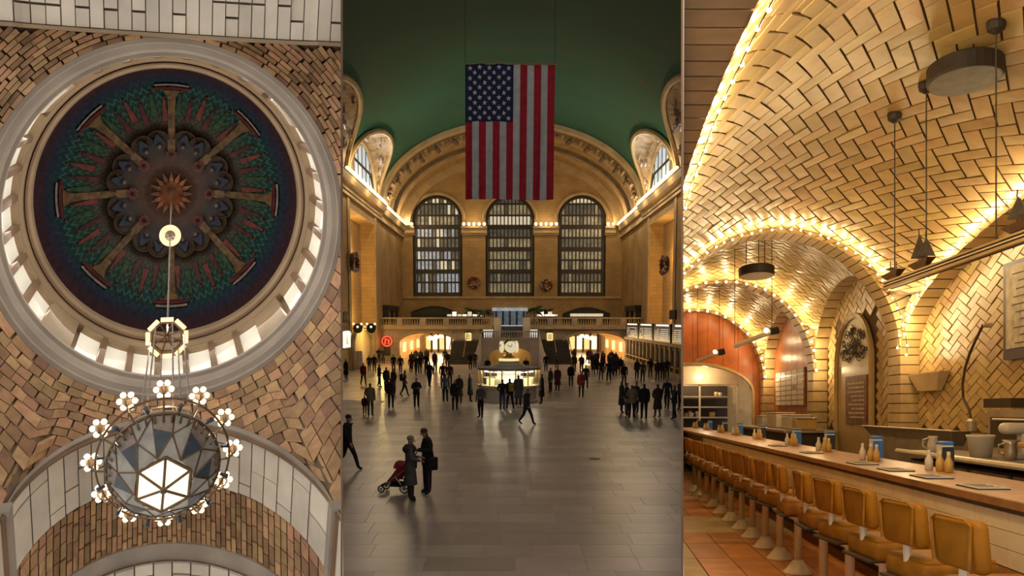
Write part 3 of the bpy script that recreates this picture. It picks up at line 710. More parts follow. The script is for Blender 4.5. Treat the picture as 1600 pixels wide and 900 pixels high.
# ---- end wall with three tall arched windows
E = thing('wall_end', (0, YD, 4.3), 'tan stone end wall pierced by three tall arched windows', 'wall', T=H, kind='structure')
ops = []
for a, b in ((646, 722), (759, 835), (871, 947)):
    xa, zb = hp(a, 463, YD); xb, zs = hp(b, 343, YD); zt = hp(b, 305, YD)[1]; ops.append((xa, xb, zs, zt))
zb = hp(684, 463, YD)[1]
arch_wall('upper_wall', 'hall_stone', E, -HW-2, HW+2, zb, ZC+RISE+1, YD, YD+1.2, ops)
mb = MB(H); mb.bx(-HW-2, HW+2, YD, YD+1.2, 4.3, zb); mb.build('lower_wall', 'hall_stone', E)
mb = MB(H); mb.bx(-HW, HW, YD-.25, YD, zb-.35, zb); mb.build('sill_course', 'hall_trim', E)
for k, (xa, xb, zs, zt) in enumerate(ops):
    W = thing('window_end_%d' % (k+1), ((xa+xb)/2, YD+.5, zb), 'tall arched iron window in the end wall, ' + ('bluish daylight panes, west of the flag', 'behind the bottom of the flag', 'amber panes, east of the flag')[k], 'window', T=H, kind='structure')
    c, r = (xa+xb)/2, (xb-xa)/2
    def top(x): return zs+(zt-zs)*sqrt(max(0, 1-((x-c)/r)**2))
    zl = [hp(684, q, YD)[1] for q in (460, 441, 424, 406, 389, 371, 354, 336, 318, 305)]
    mats_ = [['pane_day', 'pane_day', 'pane_day', 'pane_day', 'pane_dim', 'pane_day', 'pane_amber', 'pane_dim', 'pane_bright'], ['pane_amber', 'pane_dim', 'pane_amber', 'pane_amber', 'pane_amber', 'pane_dim', 'pane_bright', 'pane_amber', 'pane_dim'], ['pane_amber', 'pane_dim', 'pane_amber', 'pane_amber', 'pane_dim', 'pane_amber', 'pane_amber', 'pane_dim', 'pane_bright']][k]
    NM = 13
    for i in range(NM):
        x0, x1 = xa+(xb-xa)*i/NM, xa+(xb-xa)*(i+1)/NM
        for j in range(9):
            t0, t1 = min(zl[j+1], top(x0)), min(zl[j+1], top(x1))
            if max(t0, t1) <= zl[j]+.05: continue
            m_ = mats_[j]
            if random.random() < (.35 if k == 0 else .12): m_ = random.choice(('pane_dim', 'pane_bright' if k == 0 else 'pane_amber', 'pane_dim'))
            mb = MB(H); mb.prism([(x0, zl[j]), (x1, zl[j]), (x1, max(zl[j], t1)), (x0, max(zl[j], t0))], lambda x, z: (x, YD+.75, z), lambda x, z: (x, YD+.8, z)); mb.build('pane', m_, W, fix=False)
    for i in range(1, NM):
        x = xa+(xb-xa)*i/NM; mb = MB(H); mb.bx(x-.085, x+.085, YD+.5, YD+.74, zb, top(x)); mb.build('mullion', 'window_iron', W)
    for j, z in enumerate(zl[:-1]):
        h_ = .32 if j in (0, 2, 4, 6) else .13
        if z > zs: hw_ = r*sqrt(max(0, 1-((z-zs)/(zt-zs))**2))
        else: hw_ = r
        mb = MB(H); mb.bx(c-hw_, c+hw_, YD+.4, YD+.76, z-h_, z+h_); mb.build('transom', 'window_iron', W)
    mb = MB(H); mb.path([(xa+.2, YD+.4, zb), (xa+.2, YD+.4, zs)]+[(c-(r-.2)*cos(pi*j/20), YD+.4, zs+(zt-zs-.2)*sin(pi*j/20)) for j in range(1, 20)]+[(xb-.2, YD+.4, zs), (xb-.2, YD+.4, zb)], .28, 6); mb.build('window_frame', 'window_iron', W)
    mb = MB(H); mb.path([(xa-.2, YD-.05, zs)]+[(c-(r+.3)*cos(pi*j/20), YD-.05, zs+(zt-zs+.3)*sin(pi*j/20)) for j in range(1, 20)]+[(xb+.2, YD-.05, zs)], .3, 6); mb.build('archivolt', 'hall_trim', W)
# capitals with bulbs on the window piers
for k, (a, b) in enumerate(((632, 648), (721, 761), (833, 873), (945, 962))):
    xa, xb = hp(a, 355, YD)[0], hp(b, 355, YD)[0]
    nm_ = ('beside the west wall', 'between west and middle windows', 'between middle and east windows', 'beside the east wall')[k]
    cp = thing('trim_capital_%d' % (k+1), ((xa+xb)/2, YD-.6, ZC-1.2), 'gilded capital with bulbs on the window pier '+nm_, 'capital', T=H, kind='structure')
    for z0, z1, d in ((-1.3, -1.0, .3), (-1.0, -.3, .55), (-.3, 0, .9)):
        mb = MB(H); mb.bx(xa, xb, YD-d, YD+.1, ZC+z0, ZC+z1); mb.build('moulding', 'hall_trim', cp)
    n = max(2, int((xb-xa)/.66))
    for i in range(n):
        mb = MB(H); mb.ball((xa+(xb-xa)*(i+.5)/n, YD-.75, ZC+.3), .27, 6, 4); mb.build('bulb', 'hall_bulb', cp, True, fix=False)
    lamp('capital_light', H(((xa+xb)/2, YD-1.8, ZC+.6)), 130, (1, .72, .38), .3, cp)
mat('clock_opal', (.9, .82, .6), .4, .05, 3, emit=.62, ec=(1, .86, .55)); mat('board_text', (.8, .78, .7), .4, .1, 3, emit=.34, ec=(1, .95, .82))
# ---- balcony front with two vaulted passages and a central stair
ZB = 4.3
pl = (hp(624, 533, YB)[0], hp(712, 533, YB)[0], hp(660, 535, YB)[1], hp(660, 520, YB)[1])
pr_ = (hp(882, 533, YB)[0], hp(978, 533, YB)[0], hp(930, 535, YB)[1], hp(930, 520, YB)[1])
sl = (hp(712.5, 548, YB)[0], hp(746, 548, YB)[0], 3.6, 3.61); sr = (hp(848, 548, YB)[0], hp(881.5, 548, YB)[0], 3.6, 3.61)
cx0, cx1 = hp(770, 510, YB)[0], hp(822, 510, YB)[0]
B = thing('wall_balcony', (0, YB, 0), 'pale marble balcony front with two wide arched passages', 'wall', T=H, kind='structure')
arch_wall('front', 'hall_marble', B, -HW-.5, cx0-1.6, 0, ZB, YB, YB+1.2, [pl, ])
arch_wall('front', 'hall_marble', B, cx1+1.6, HW+.5, 0, ZB, YB, YB+1.2, [pr_, ])
for xa, xb in ((-HW-.5, cx0), (cx1, HW+.5)):
    mb = MB(H); mb.bx(xa, xb, YB+.1, YD, ZB-.4, ZB); mb.build('deck', 'hall_marble', B)
    mb = MB(H); mb.bx(xa, xb, YB-.35, YB+.3, ZB-.35, ZB); mb.build('cornice', 'hall_trim', B)
    mb = MB(H); mb.bx(xa, xb, YB-.2, YB+.25, ZB, ZB+.22); mb.build('rail_base', 'hall_marble', B)
    mb = MB(H); mb.bx(xa, xb, YB-.25, YB+.3, ZB+.95, ZB+1.12); mb.build('hand_rail', 'hall_marble', B)
    x = xa; n = 5; st = (xb-xa)/n
    for i in range(n+1):
        mb = MB(H); mb.bx(xa+st*i-.35, xa+st*i+.35, YB-.22, YB+.27, ZB+.2, ZB+.95); mb.build('pedestal', 'hall_marble', B)
    q = MB(H); i = 0
    while xa+.3*i < xb: q.lathe([(.06, 0), (.1, .15), (.05, .5), (.06, .75)], (xa+.3*i, YB+.02, ZB+.2), 5); i += 1
    tag(q.build('balusters', 'hall_trim', B, fix=False), kind='stuff')
# passages: warm lit tunnels
for s, (xa, xb, zs, zt) in ((-1, pl), (1, pr_)):
    nm = 'west' if s < 0 else 'east'
    P = thing('passage_'+nm, ((xa+xb)/2, YB+12, 0), 'warm lit vaulted passage under the balcony, '+nm+' side', 'passage', T=H, kind='structure')
    y0, y1 = YB+1.2, YB+30
    c, r = (xa+xb)/2, (xb-xa)/2
    mb = MB(H); prof = [(xa, 0), (xa, zs)]+[(c-r*cos(pi*k/14), zs+(zt-zs)*sin(pi*k/14)) for k in range(1, 14)]+[(xb, zs), (xb, 0)]
    for (a, z), (a2, z2) in zip(prof, prof[1:]): mb.poly([(a, y0, z), (a2, y0, z2), (a2, y1, z2), (a, y1, z)])
    mb.build('tunnel', 'passage_wall', P)
    mb = MB(H); mb.bx(xa, xb, YB+.5, y1, -.2, -.005); mb.build('tunnel_floor', 'floor_marble', P)
    mb = MB(H); mb.bx(xa-1, xb+1, y1, y1+.4, 0, 5); mb.build('end_wall', 'passage_wall', P)
    for k in range(6):
        x0 = xa+.3+(xb-xa-.6)*k/6
        mb = MB(H); mb.bx(x0, x0+(xb-xa)/6-.45, y1-.35, y1-.2, .4, 2.5); mb.build('shop_window', 'glow_white' if k % 2 else 'glow_yellow', P)
        mb = MB(H); mb.bx(x0+(xb-xa)/6-.42, x0+(xb-xa)/6-.15, y1-.5, y1-.1, 0, 3.2); mb.build('shop_post', 'dark_bronze', P)
    for yy in (YB+4, YB+12, YB+20):
        for sx in (-1, 1):
            mb = MB(H); mb.bx(c+sx*r*.98-.1, c+sx*r*.98+.1, yy-1.2, yy+1.2, 1.0, 2.2); mb.build('lit_showcase', 'glow_yellow', P)
        mb = MB(H); mb.lathe([(.05, .5), (.35, .3), (.42, 0), (.05, -.15)], (c, yy, zt-.9), 10); mb.build('globe_lamp', 'glow_white', P)
        lamp('passage_light', H((c, yy, zt-1.6)), 480, (1, .64, .27), .4, P)
    mb = MB(H); mb.path([(xa-.1, YB-.05, 0), (xa-.1, YB-.05, zs)]+[(c-(r+.1)*cos(pi*k/16), YB-.05, zs+(zt-zs+.1)*sin(pi*k/16)) for k in range(1, 16)]+[(xb+.1, YB-.05, zs), (xb+.1, YB-.05, 0)], .16, 6); mb.build('arch_moulding', 'hall_trim', P)
# central stair block
C = thing('stair_block', (0, 93, 0), 'pale marble double stair with an arched opening behind the booth', 'staircase', T=H, kind='structure')
YS = 92.0
xa, xb = hp(752, 560, YS)[0], hp(842, 560, YS)[0]
oa, ob = hp(765, 560, YS)[0], hp(829, 560, YS)[0]; ozs, ozt = hp(795, 556, YS)[1], hp(795, 543, YS)[1]
zt_ = hp(795, 524, YS)[1]
for o in arch_wall('front', 'marble_pale', C, xa, xb, 0, zt_-.5, YS, YS+.8, [(oa, ob, ozs, ozt)]): pass
mb = MB(H); mb.bx(xa, xb, YS-.1, YS+.9, zt_-.5, zt_-.25); mb.build('coping', 'marble_pale', C)
mb = MB(H); mb.bx(xa, xb, YS+.1, YS+.5, zt_+.35, zt_+.5); mb.build('hand_rail', 'marble_pale', C)
q = MB(H); i = 0
while xa+.24*i < xb: q.lathe([(.05, 0), (.09, .15), (.05, .4), (.06, .6)], (xa+.24*i, YS+.3, zt_-.25), 5); i += 1
tag(q.build('balusters', 'marble_pale', C, fix=False), kind='stuff')
mb = MB(H); mb.bx(oa-.5, ob+.5, YS+3, YS+3.3, 0, zt_-.5); mb.build('opening_back', 'passage_wall', C)
mb = MB(H); mb.bx(xa, xb, YS+.8, YB+1, zt_-.9, zt_-.5); mb.build('landing', 'stair_blue', C)
lamp('opening_light', H((0, YS+1.8, 2.2)), 60, (1, .7, .3), .2, C)
for s, x0 in ((-1, xa), (1, xb)):     # sweeping wing balustrades and the dark flights beside them
    pts = [(0, zt_+.5), (0, 0), (s*.9, 0), (s*.9, .9), (s*.55, 1.7), (s*.25, 2.8)]
    mb = MB(H); mb.prism(pts, lambda x, z: (x0+x, YS-.2-abs(x)*1.5, z), lambda x, z: (x0+x, YS+.6-abs(x)*1.5, z)); mb.build('wing_balustrade', 'marble_pale', C)
    fx0, fx1 = sorted((x0+s*.3, x0+s*4.0))
    for k in range(14):
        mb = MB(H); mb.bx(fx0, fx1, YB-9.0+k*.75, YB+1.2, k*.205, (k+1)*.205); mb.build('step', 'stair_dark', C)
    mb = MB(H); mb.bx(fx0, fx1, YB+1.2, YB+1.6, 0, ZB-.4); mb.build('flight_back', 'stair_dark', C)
    mb = MB(H); mb.path([(fx0 if s < 0 else fx1, YB-9.3, .9), (fx0 if s < 0 else fx1, YB+.5, 3.9)], .05, 5); mb.build('stair_rail', 'brass', C)
    mb = MB(H); mb.path([(x0+s*2.2, YB-9.3, .9), (x0+s*2.2, YB+.5, 3.9)], .05, 5); mb.build('stair_rail', 'brass', C)
for k in range(8):
    mb = MB(H); mb.bx(cx0, cx1, YB-3+k*.9, YD, 2.2+k*.25, 2.2+(k+1)*.25); mb.build('upper_step', 'stair_blue', C)
for s in (-1, 1):
    mb = MB(H); mb.bx(s*cx1-.4, s*cx1+.4, YS+8, YB+1, zt_-.5, ZB+1.1); mb.build('stair_cheek', 'marble_pale', C)
# door at the head of the stair
D = thing('door_1', (0, YD-.6, ZB), 'blue lit glass doorway at the head of the central stair', 'door', T=H, kind='structure')
za = hp(795, 486, YD)[1]
mb = MB(H); mb.bx(cx0-.3, cx1+.3, YD-.5, YD-.1, ZB, za); mb.build('glass', 'glow_blue', D)
mb = MB(H); mb.bx(cx0-.6, cx1+.6, YD-.9, YD, za, za+.5); mb.build('header', 'pane_day', D)
for k in range(5):
    mb = MB(H); x = cx0+(cx1-cx0)*k/4; mb.bx(x-.12, x+.12, YD-.8, YD-.4, ZB, za); mb.build('door_post', 'black_paint', D)
# ---- things on the balcony
def hthing(name, base, label, cat, group=None): return thing(name, base, label, cat, group, T=H)
for s, a, b, yt, yb in ((-1, 642, 714, 479, 497), (1, 880, 953, 481, 497)):
    YC = 119
    x0, z1 = hp(a, yt, YC); x1, z0 = hp(b, yb, YC)
    nm = 'west' if s < 0 else 'east'
    K = hthing('bar_canopy', ((x0+x1)/2, YC, ZB), 'dark curved bar canopy on the balcony, '+nm+' of the stair', 'canopy')
    pts = [(x0, ZB+.9)]+[(x0+(x1-x0)*k/12, z1-.9+.9*sin(pi*k/12)) for k in range(13)]+[(x1, ZB+.9)]
    mb = MB(H); mb.prism(pts, lambda x, z: (x, YC, z), lambda x, z: (x, YC+2, z)); mb.build('canopy_body', 'black_paint', K)
    mb = MB(H); mb.path([(x, YC-.05, z) for x, z in pts[1:-1]], .14, 5); mb.build('canopy_edge', 'dark_bronze', K)
    for x in (x0+.3, x1-.3, (x0+x1)/2):
        mb = MB(H); mb.bx(x-.12, x+.12, YC+.2, YC+.5, ZB, ZB+1.0); mb.build('post', 'black_paint', K)
    mb = MB(H); mb.bx(x0, x1, YC+.2, YC+1.9, ZB, ZB+.95); mb.build('bar_front', 'dark_bronze', K)
    if s > 0:
        mb = MB(H); mb.bx(x0+1, x1-1, YC-.1, YC, ZB+1.3, ZB+1.7); mb.build('light_strip', 'pane_bright', K)
    # lit counter display
    xa_, xb_ = ((698, 754), (840, 870))[s > 0]
    K = hthing('display_counter', (hp((xa_+xb_)/2, 490, 112)[0], 112, ZB), 'counter with lit white displays on the balcony, '+nm+' of the stair', 'counter')
    x0, x1 = hp(xa_, 490, 112)[0], hp(xb_, 490, 112)[0]
    mb = MB(H); mb.bx(x0, x1, 111.5, 112.5, ZB, ZB+1.25); mb.build('cabinet', 'dark_bronze', K)
    for k in range(7):
        xx = x0+(x1-x0)*(k+.5)/7; mb = MB(H); mb.bx(xx-.26, xx+.26, 111.6, 112.3, ZB+1.3, ZB+1.55+.35*(k % 3 == 1)); mb.build('lit_case', 'glow_white' if k % 2 else 'pane_bright', K)
    # kiosk door against the side wall
    K = hthing('wall_kiosk', (s*(HW-.3), 112, ZB), 'bronze kiosk doorway with black header against the '+nm+' wall', 'kiosk')
    za2 = 7.0
    def kb(n_, m_, x0, x1, y0, y1, z0, z1): mb = MB(H); mb.bx(s*x0, s*x1, y0, y1, z0, z1); mb.build(n_, m_, K)
    kb('header', 'black_paint', HW-.7, HW+.1, 107.6, 117.4, za2-.7, za2); kb('door_leaf', 'passage_wall', HW-.2, HW+.1, 108, 117, ZB, za2-.7)
    for y0 in (107.8, 112.2, 116.6): kb('jamb', 'dark_bronze', HW-.6, HW+.1, y0, y0+.6, ZB, za2-.7)
def palm(px, py, Y, h, label):
    x, _ = hp(px, py, Y); P = hthing('potted_palm', (x, Y, ZB), label, 'plant', 'potted palms on the balcony')
    mb = MB(H); mb.lathe([(.3, 0), (.42, .5), (.45, .6), (.3, .62)], (x, Y, ZB), 8); mb.build('pot', 'dark_bronze', P)
    mb = MB(H); mb.tube((x, Y, ZB+.5), (x, Y, ZB+h*.6), .09, 6); mb.build('trunk', 'dark_bronze', P)
    for k in range(14):
        g = 2*pi*k/14; r = .9+.4*random.random(); e = random.uniform(-.2, .8)
        mb = MB(H); pts = [(x+r*t*cos(g), Y+r*t*sin(g), ZB+h*.6+e*r*1.2*t-1.0*t*t*.6+.1) for t in (0, .3, .6, 1)]
        mb.path(pts, [.05, .2, .16, .02], 4); mb.build('frond', 'plant_green', P)
palm(757, 490, 109, 2.9, 'dark potted palm at the stair head, on the flag side of the west canopy'); palm(835, 488, 109, 3.2, 'dark potted palm at the stair head beside the east counter')
palm(738, 486, 115, 3.0, 'dark potted palm above the lit west display counter'); palm(853, 487, 116, 2.8, 'dark potted palm above the lit east display counter')
# ---- flag
FY = 60.0
fx0, fz1 = hp(727, 101, FY); fx1, fz0 = hp(866, 312, FY); fw, fh = fx1-fx0, fz1-fz0
FL = hthing('hanging_flag', ((fx0+fx1)/2, FY, fz0), 'huge flag with red and white stripes and white stars hung vertically', 'flag')
def fl_pt(u, v, h=0):   # u across 0..1, v down 0..1
    rip = .10*sin(9*u*pi+2*v)+.06*sin(21*u+5*v*pi)*v
    return (fx0+fw*u-.012*v*fw*(1 if u > .5 else .6), FY+rip-h, fz1-fh*v+.04*sin(u*6))
def cloth(name, m, u0, u1, v0, v1, nu=6, nv=24, h=0):
    mb = MB(H); mb.slab(lambda u, v, e: fl_pt(u0+(u1-u0)*u, v0+(v1-v0)*v, h+e), nu, nv, .03); return mb.build(name, m, FL, True, fix=False)
cu, cv = .53, .42
for k in range(13):
    u0, u1 = k/13, (k+1)/13
    cloth('stripe', 'flag_red' if k % 2 == 0 else 'flag_white', u0, u1, cv if u1 <= cu+.02 else 0, 1)
cloth('canton', 'flag_blue', 0, 7/13, 0, cv, 16, 16, .0)
st = MB(H)
for r in range(11):           # field turned on its side: rows of five and four
    for c in range(5 if r % 2 == 0 else 4):
        u = (7/13)*((2*c+1+(r % 2))/10); v = cv*(r+.7)/11.4
        o_ = fl_pt(u, v, .05); P = []
        for k in range(10):
            g = pi/2+k*pi/5; q = .19 if k % 2 == 0 else .08; P.append((o_[0]+q*cos(g), o_[2]+q*sin(g)))
        st.prism(P, lambda x, z: (x, o_[1], z), lambda x, z: (x, o_[1]-.02, z))
tag(st.build('star_field', 'flag_white', FL, fix=False), kind='stuff')
mb = MB(H); mb.tube((fx0-.1, FY, fz1+.05), (fx1+.1, FY, fz1+.05), .06, 6); mb.build('top_pole', 'hall_trim', FL)
for x in (fx0, fx1): mb = MB(H); mb.tube((x, FY, fz1), (x, FY, barrel_z(x)), .012, 4); mb.build('cable', 'dark_bronze', FL)
# ---- wreaths
def wreath(c, ax, label, R=.95):
    P = hthing('wreath', (c[0], c[1], c[2]-R), label, 'wreath', 'holiday wreaths on the walls')
    def at(g, r, d): return (c[0]+r*cos(g), c[1]-d, c[2]+r*sin(g)) if ax == 'y' else (c[0]-ax*(d+.2), c[1]+r*cos(g)*2.2, c[2]+r*sin(g)*1.15)
    mb = MB(H); mb.path([at(2*pi*k/20, R*.72, .32) for k in range(20)], .26, 6, True); mb.build('garland', 'wreath_green', P)
    for k in range(26):
        g = 2*pi*k/26; mb = MB(H); mb.ball(at(g+random.uniform(-.1, .1), R*random.uniform(.5, 0.95), .5), .13, 6, 4)
        mb.build('bauble', random.choice(('wreath_red', 'wreath_white', 'wreath_white', 'wreath_red')), P, fix=False)
x, z = hp(740, 442, YD); wreath((x, YD, z), 'y', 'red and white wreath on the pier between the west and middle windows')
x, z = hp(853.5, 446, YD); wreath((x, YD, z), 'y', 'red and white wreath on the pier between the middle and east windows')
yy, z = hx_(546, 410, -HW); wreath((-HW, yy, z), -1, 'dark red wreath on the west side wall beside the recess')
yy, z = hx_(1046, 414, HW); wreath((HW, yy, z), 1, 'dark red wreath on the east side wall beside the recess')
# ---- west wall: lit poster, signs, lit archway
y0, z1 = hx_(536, 518, -HW+.2); y1, z0 = hx_(548, 542, -HW+.2)
P = hthing('lit_poster', (-HW+.2, (y0+y1)/2, z0), 'backlit white poster with a dark figure on the west wall', 'poster')
mb = MB(H); mb.bx(-HW-.1, -HW+.2, y0, y1, z0, z1); mb.build('light_box', 'glow_white', P)
mb = MB(H); mb.bx(-HW+.2, -HW+.23, y0*.55+y1*.45, y0*.35+y1*.65, z0+.3, z1-.35); mb.build('figure_print', 'board_black', P)
for za_, zb_ in ((z0-.1, z0), (z1, z1+.1)): mb = MB(H); mb.bx(-HW-.1, -HW+.26, y0, y1, za_, zb_); mb.build('frame_bar', 'black_paint', P)
y0, z1 = hx_(536, 488, -HW+.1); y1, z0 = hx_(545, 503, -HW+.1)
mb = MB(H); mb.bx(-HW-.1, -HW+.15, y0, y1, z0, z1); tag(mb.build('wall_sign', 'black_paint'), 'small black sign on the west wall above the lit poster', 'sign')
YA = 97.0
for k, (px, lab) in enumerate(((559, 'round dark sign with bulbs over the lit west archway'), (580, 'round lamp sign next to the dark sign over the west archway'))):
    x, z = hp(px, 513, 86); K = hthing('round_sign', (x, 86, z), lab, 'sign')
    mb = MB(H); mb.prism([(.5*cos(2*pi*j/14), .5*sin(2*pi*j/14)) for j in range(14)], lambda a, b: (x+a, 86, z+b), lambda a, b: (x+a, 86.3, z+b)); mb.build('disc', 'dark_bronze' if k == 0 else 'black_paint', K)
    for j in range(3): mb = MB(H); mb.ball((x-.4+.4*j, 85.9, z+.45-.3*(j % 2)), .12, 6, 4); mb.build('bulb', 'hall_bulb', K)
    mb = MB(H); mb.tube((x, 86.5+.3*k, z), (-HW+.02, 86.5+.3*k, z), .05, 5); mb.tube((x, 86.2, z), (x, 86.5+.3*k, z), .05, 5); mb.build('bracket', 'black_paint', K)
y0, z0 = hx_(553, 566, -HW+.3); y1, zt2 = hx_(582, 521, -HW+.3)
P = thing('door_2', (-HW, (y0+y1)/2, 0), 'yellow lit archway in the west wall under round signs', 'archway', T=H, kind='structure')
pts = [(y0, 0)]+[((y0+y1)/2-(y1-y0)/2*cos(pi*k/12), 2.4+1.9*sin(pi*k/12)) for k in range(13)]+[(y1, 0)]
mb = MB(H); mb.prism(pts, lambda y, z: (-HW+.12, y, z), lambda y, z: (-HW-.2, y, z)); mb.build('lit_back', 'passage_wall', P)
mb = MB(H); mb.path([(-HW+.2, y, z) for y, z in pts], .3, 6); mb.build('surround', 'hall_trim', P)
mb = MB(H); mb.bx(-HW+.3, -HW+1.0, y0+1, y0+2.2, 0, 1.9); mb.build('pale_stand', 'marble_pale', P)
lamp('archway_light', H((-HW+2.2, (y0+y1)/2, 3.6)), 420, (1, .75, .22), .3, P)
x, z = hp(605, 533, YB)
P = hthing('neon_sign', (x, YB-.2, z-.7), 'round red neon sign on the balcony front', 'sign')
mb = MB(H); mb.path([(x+.62*cos(2*pi*j/18), YB-.25, z+.62*sin(2*pi*j/18)) for j in range(18)], .09, 5, True); mb.build('neon_ring', 'glow_red', P)
mb = MB(H); mb.path([(x-.25, YB-.25, z-.35), (x-.2, YB-.25, z+.3), (x+.25, YB-.25, z+.1), (x+.2, YB-.25, z-.35)], .1, 5); mb.build('neon_figure', 'glow_red', P)
mb = MB(H); mb.prism([(.75*cos(2*pi*j/16), .75*sin(2*pi*j/16)) for j in range(16)], lambda a, b: (x+a, YB-.1, z+b), lambda a, b: (x+a, YB-.02, z+b)); mb.build('back_plate', 'wreath_red', P)
lamp('neon_light', H((x, YB-1.2, z)), 12, (1, .12, .04), .2, P)
mb = MB(H); x, z = hp(605, 549, YB); mb.bx(x-.4, x+.4, YB-.12, YB, z-.5, z+.6); tag(mb.build('wall_plaque', 'dark_bronze'), 'dark bronze plaque below the red neon sign', 'plaque')
for px, lab in ((732, 'yellow lit lantern sign on the balcony front, west of the booth'), (859, 'yellow lit lantern sign on the balcony front, east of the booth')):
    x, z = hp(px, 526, YB); K = hthing('lantern_sign', (x, YB-.2, z-1.2), lab, 'sign', None)
    mb = MB(H); mb.rbox((x, YB-.3, z), (.75, .3, 1.0), .08); mb.build('lit_face', 'glow_yellow', K)
    for j in range(3): mb = MB(H); mb.bx(x-.22, x+.22, YB-.48, YB-.44, z-.28+.22*j, z-.2+.22*j); mb.build('lettering', 'dark_bronze', K)
    mb = MB(H); mb.bx(x-.45, x+.45, YB-.4, YB, z-1.25, z-.55); mb.build('base_box', 'black_paint', K)
    mb = MB(H); mb.bx(x-.48, x+.48, YB-.5, YB, z+.5, z+.6); mb.build('cap', 'dark_bronze', K)
# ---- east wall: departure boards over the ticket windows
XE = 14.4
T_ = thing('ticket_counter', (XE, 90, 0), 'long beige ticket counter wall with arched windows under the departure boards', 'ticket counter', T=H)
mb = MB(H); mb.bx(XE, HW, 66, 104.5, 0, 2.75); mb.build('counter_wall', 'hall_stone', T_)
mb = MB(H); mb.bx(XE-.35, HW, 66, 104.5, 2.75, 3.05); mb.build('ledge', 'hall_trim', T_)
mb = MB(H); mb.bx(XE-.3, XE, 66, 104.5, .0, .5); mb.build('plinth', 'hall_trim', T_)
mb = MB(H); mb.bx(XE-.5, XE, 66, 104.5, .95, 1.05); mb.build('counter_shelf', 'brass', T_)
for k in range(14):
    yy = 68+k*2.55
    mb = MB(H); mb.bx(XE-.06, XE+.1, yy, yy+1.5, 1.05, 2.3); mb.build('ticket_window', 'dark_bronze', T_)
    mb = MB(H); mb.path([(XE-.1, yy, 1.05), (XE-.1, yy, 2.2), (XE-.1, yy+.4, 2.5), (XE-.1, yy+1.1, 2.5), (XE-.1, yy+1.5, 2.2), (XE-.1, yy+1.5, 1.05)], .08, 5); mb.build('window_surround', 'hall_trim', T_)
    mb = MB(H); mb.bx(XE-.2, XE, yy+1.8, yy+2.2, .5, 2.75); mb.build('pilaster', 'hall_trim', T_)
for k, (a, b) in enumerate(((980, 999), (1000.5, 1022), (1024, 1050), (1053, 1075))):
    y1 = XE*F/(a-800)*.995; y0 = XE*F/(b-800)*.995
    K = hthing('departure_board', (XE-.3, (y0+y1)/2, 3.05), ('black departure board with white text rows next to the balcony', 'black departure board with white text rows, second from the balcony', 'wide black departure board with white text rows, third from the balcony', 'black departure board against the partition')[k], 'sign', 'departure boards over the ticket windows')
    mb = MB(H); mb.bx(XE-.3, XE+.4, y0, y1, 3.05, 4.75); mb.build('case', 'board_black', K)
    mb = MB(H); mb.bx(XE-.36, XE-.3, y0+.7, y1-1.6, 4.52, 4.68); mb.build('header_strip', 'glow_white', K)
    for j in range(6):
        w0 = y1-.8; z = 4.22-j*.18
        for f0, f1 in ((0, .16), (.2, .62-.1*random.random()), (.68, .8), (.85, .95)):
            if random.random() < .12: continue
            L_ = y1-y0-1.6; mb = MB(H); mb.bx(XE-.34, XE-.3, y0+.8+L_*f0, y0+.8+L_*f1, z-.04, z+.04); mb.build('text_row', 'board_text', K)
mb = MB(H); y0, z1 = hx_(1056, 484, HW-.1); y1, z0 = hx_(1046, 499, HW-.1); mb.bx(HW-.15, HW+.1, min(y0, y1), max(y0, y1), z0, z1); tag(mb.build('wall_sign', 'black_paint'), 'small black sign on the east wall above the departure boards', 'sign')
# ---- information booth with clock
bx, by = hf(795, 631); by += 2.0
K = hthing('information_booth', (bx, by, 0), 'round marble information booth with lit glass and brass clock on top', 'booth')
def bl(name, m, prof, n=28, ph=0): q = MB(H); q.lathe(prof, (bx, by, 0), n, ph=ph); return q.build(name, m, K)
bl('base', 'marble_pale', [(1.85, 0), (1.85, .12), (1.75, .15), (1.75, .9)])
bl('counter_ring', 'marble_pale', [(1.8, .9), (2.05, .95), (2.05, 1.06), (1.7, 1.08)])
bl('interior', 'pane_bright', [(.75, 1.05), (.75, 1.95)], 12)
bl('roof', 'hall_marble', [(2.0, 2.0), (2.04, 2.03), (2.0, 2.13), (1.2, 2.2), (.7, 2.42), (.5, 2.72), (.3, 2.8)])
for k in range(14):
    g = 2*pi*k/14
    mb = MB(H); mb.bx(bx+1.9*cos(g)-.035, bx+1.9*cos(g)+.035, by+1.9*sin(g)-.035, by+1.9*sin(g)+.035, 1.05, 2.02); mb.build('post', 'brass', K)
    g2 = g+pi/14
    mb = MB(H); mb.box((bx+1.5*cos(g2), by+1.5*sin(g2), 1.88), (.12, .5, .06), g2); mb.build('strip_lamp', 'glow_white', K)
    mb = MB(H); mb.box((bx+1.45*cos(g2), by+1.45*sin(g2), 1.28), (.3, .45, .4), g2); mb.build('desk_display', ('glow_yellow', 'pane_amber', 'glow_white', 'black_paint')[k % 4], K)
for g in (-2.6, -2.0, -1.57, -1.1, -.5): lamp('booth_light', H((bx+1.82*cos(g), by+1.82*sin(g), 1.92)), 26, (1, .86, .58), .2, K)
q = MB(H); q.lathe([(.3, 2.75), (.34, 2.85), (.2, 2.95), (.16, 3.1), (.3, 3.16)], (bx, by, 0), 14); q.build('clock_stem', 'brass', K)
q = MB(H); q.lathe([(.34, 3.08), (.46, 3.18), (.5, 3.42), (.46, 3.66), (.32, 3.78), (.14, 3.88), (.07, 4.02), (.01, 4.15)], (bx, by, 0), 16); q.build('clock_case', 'brass', K)
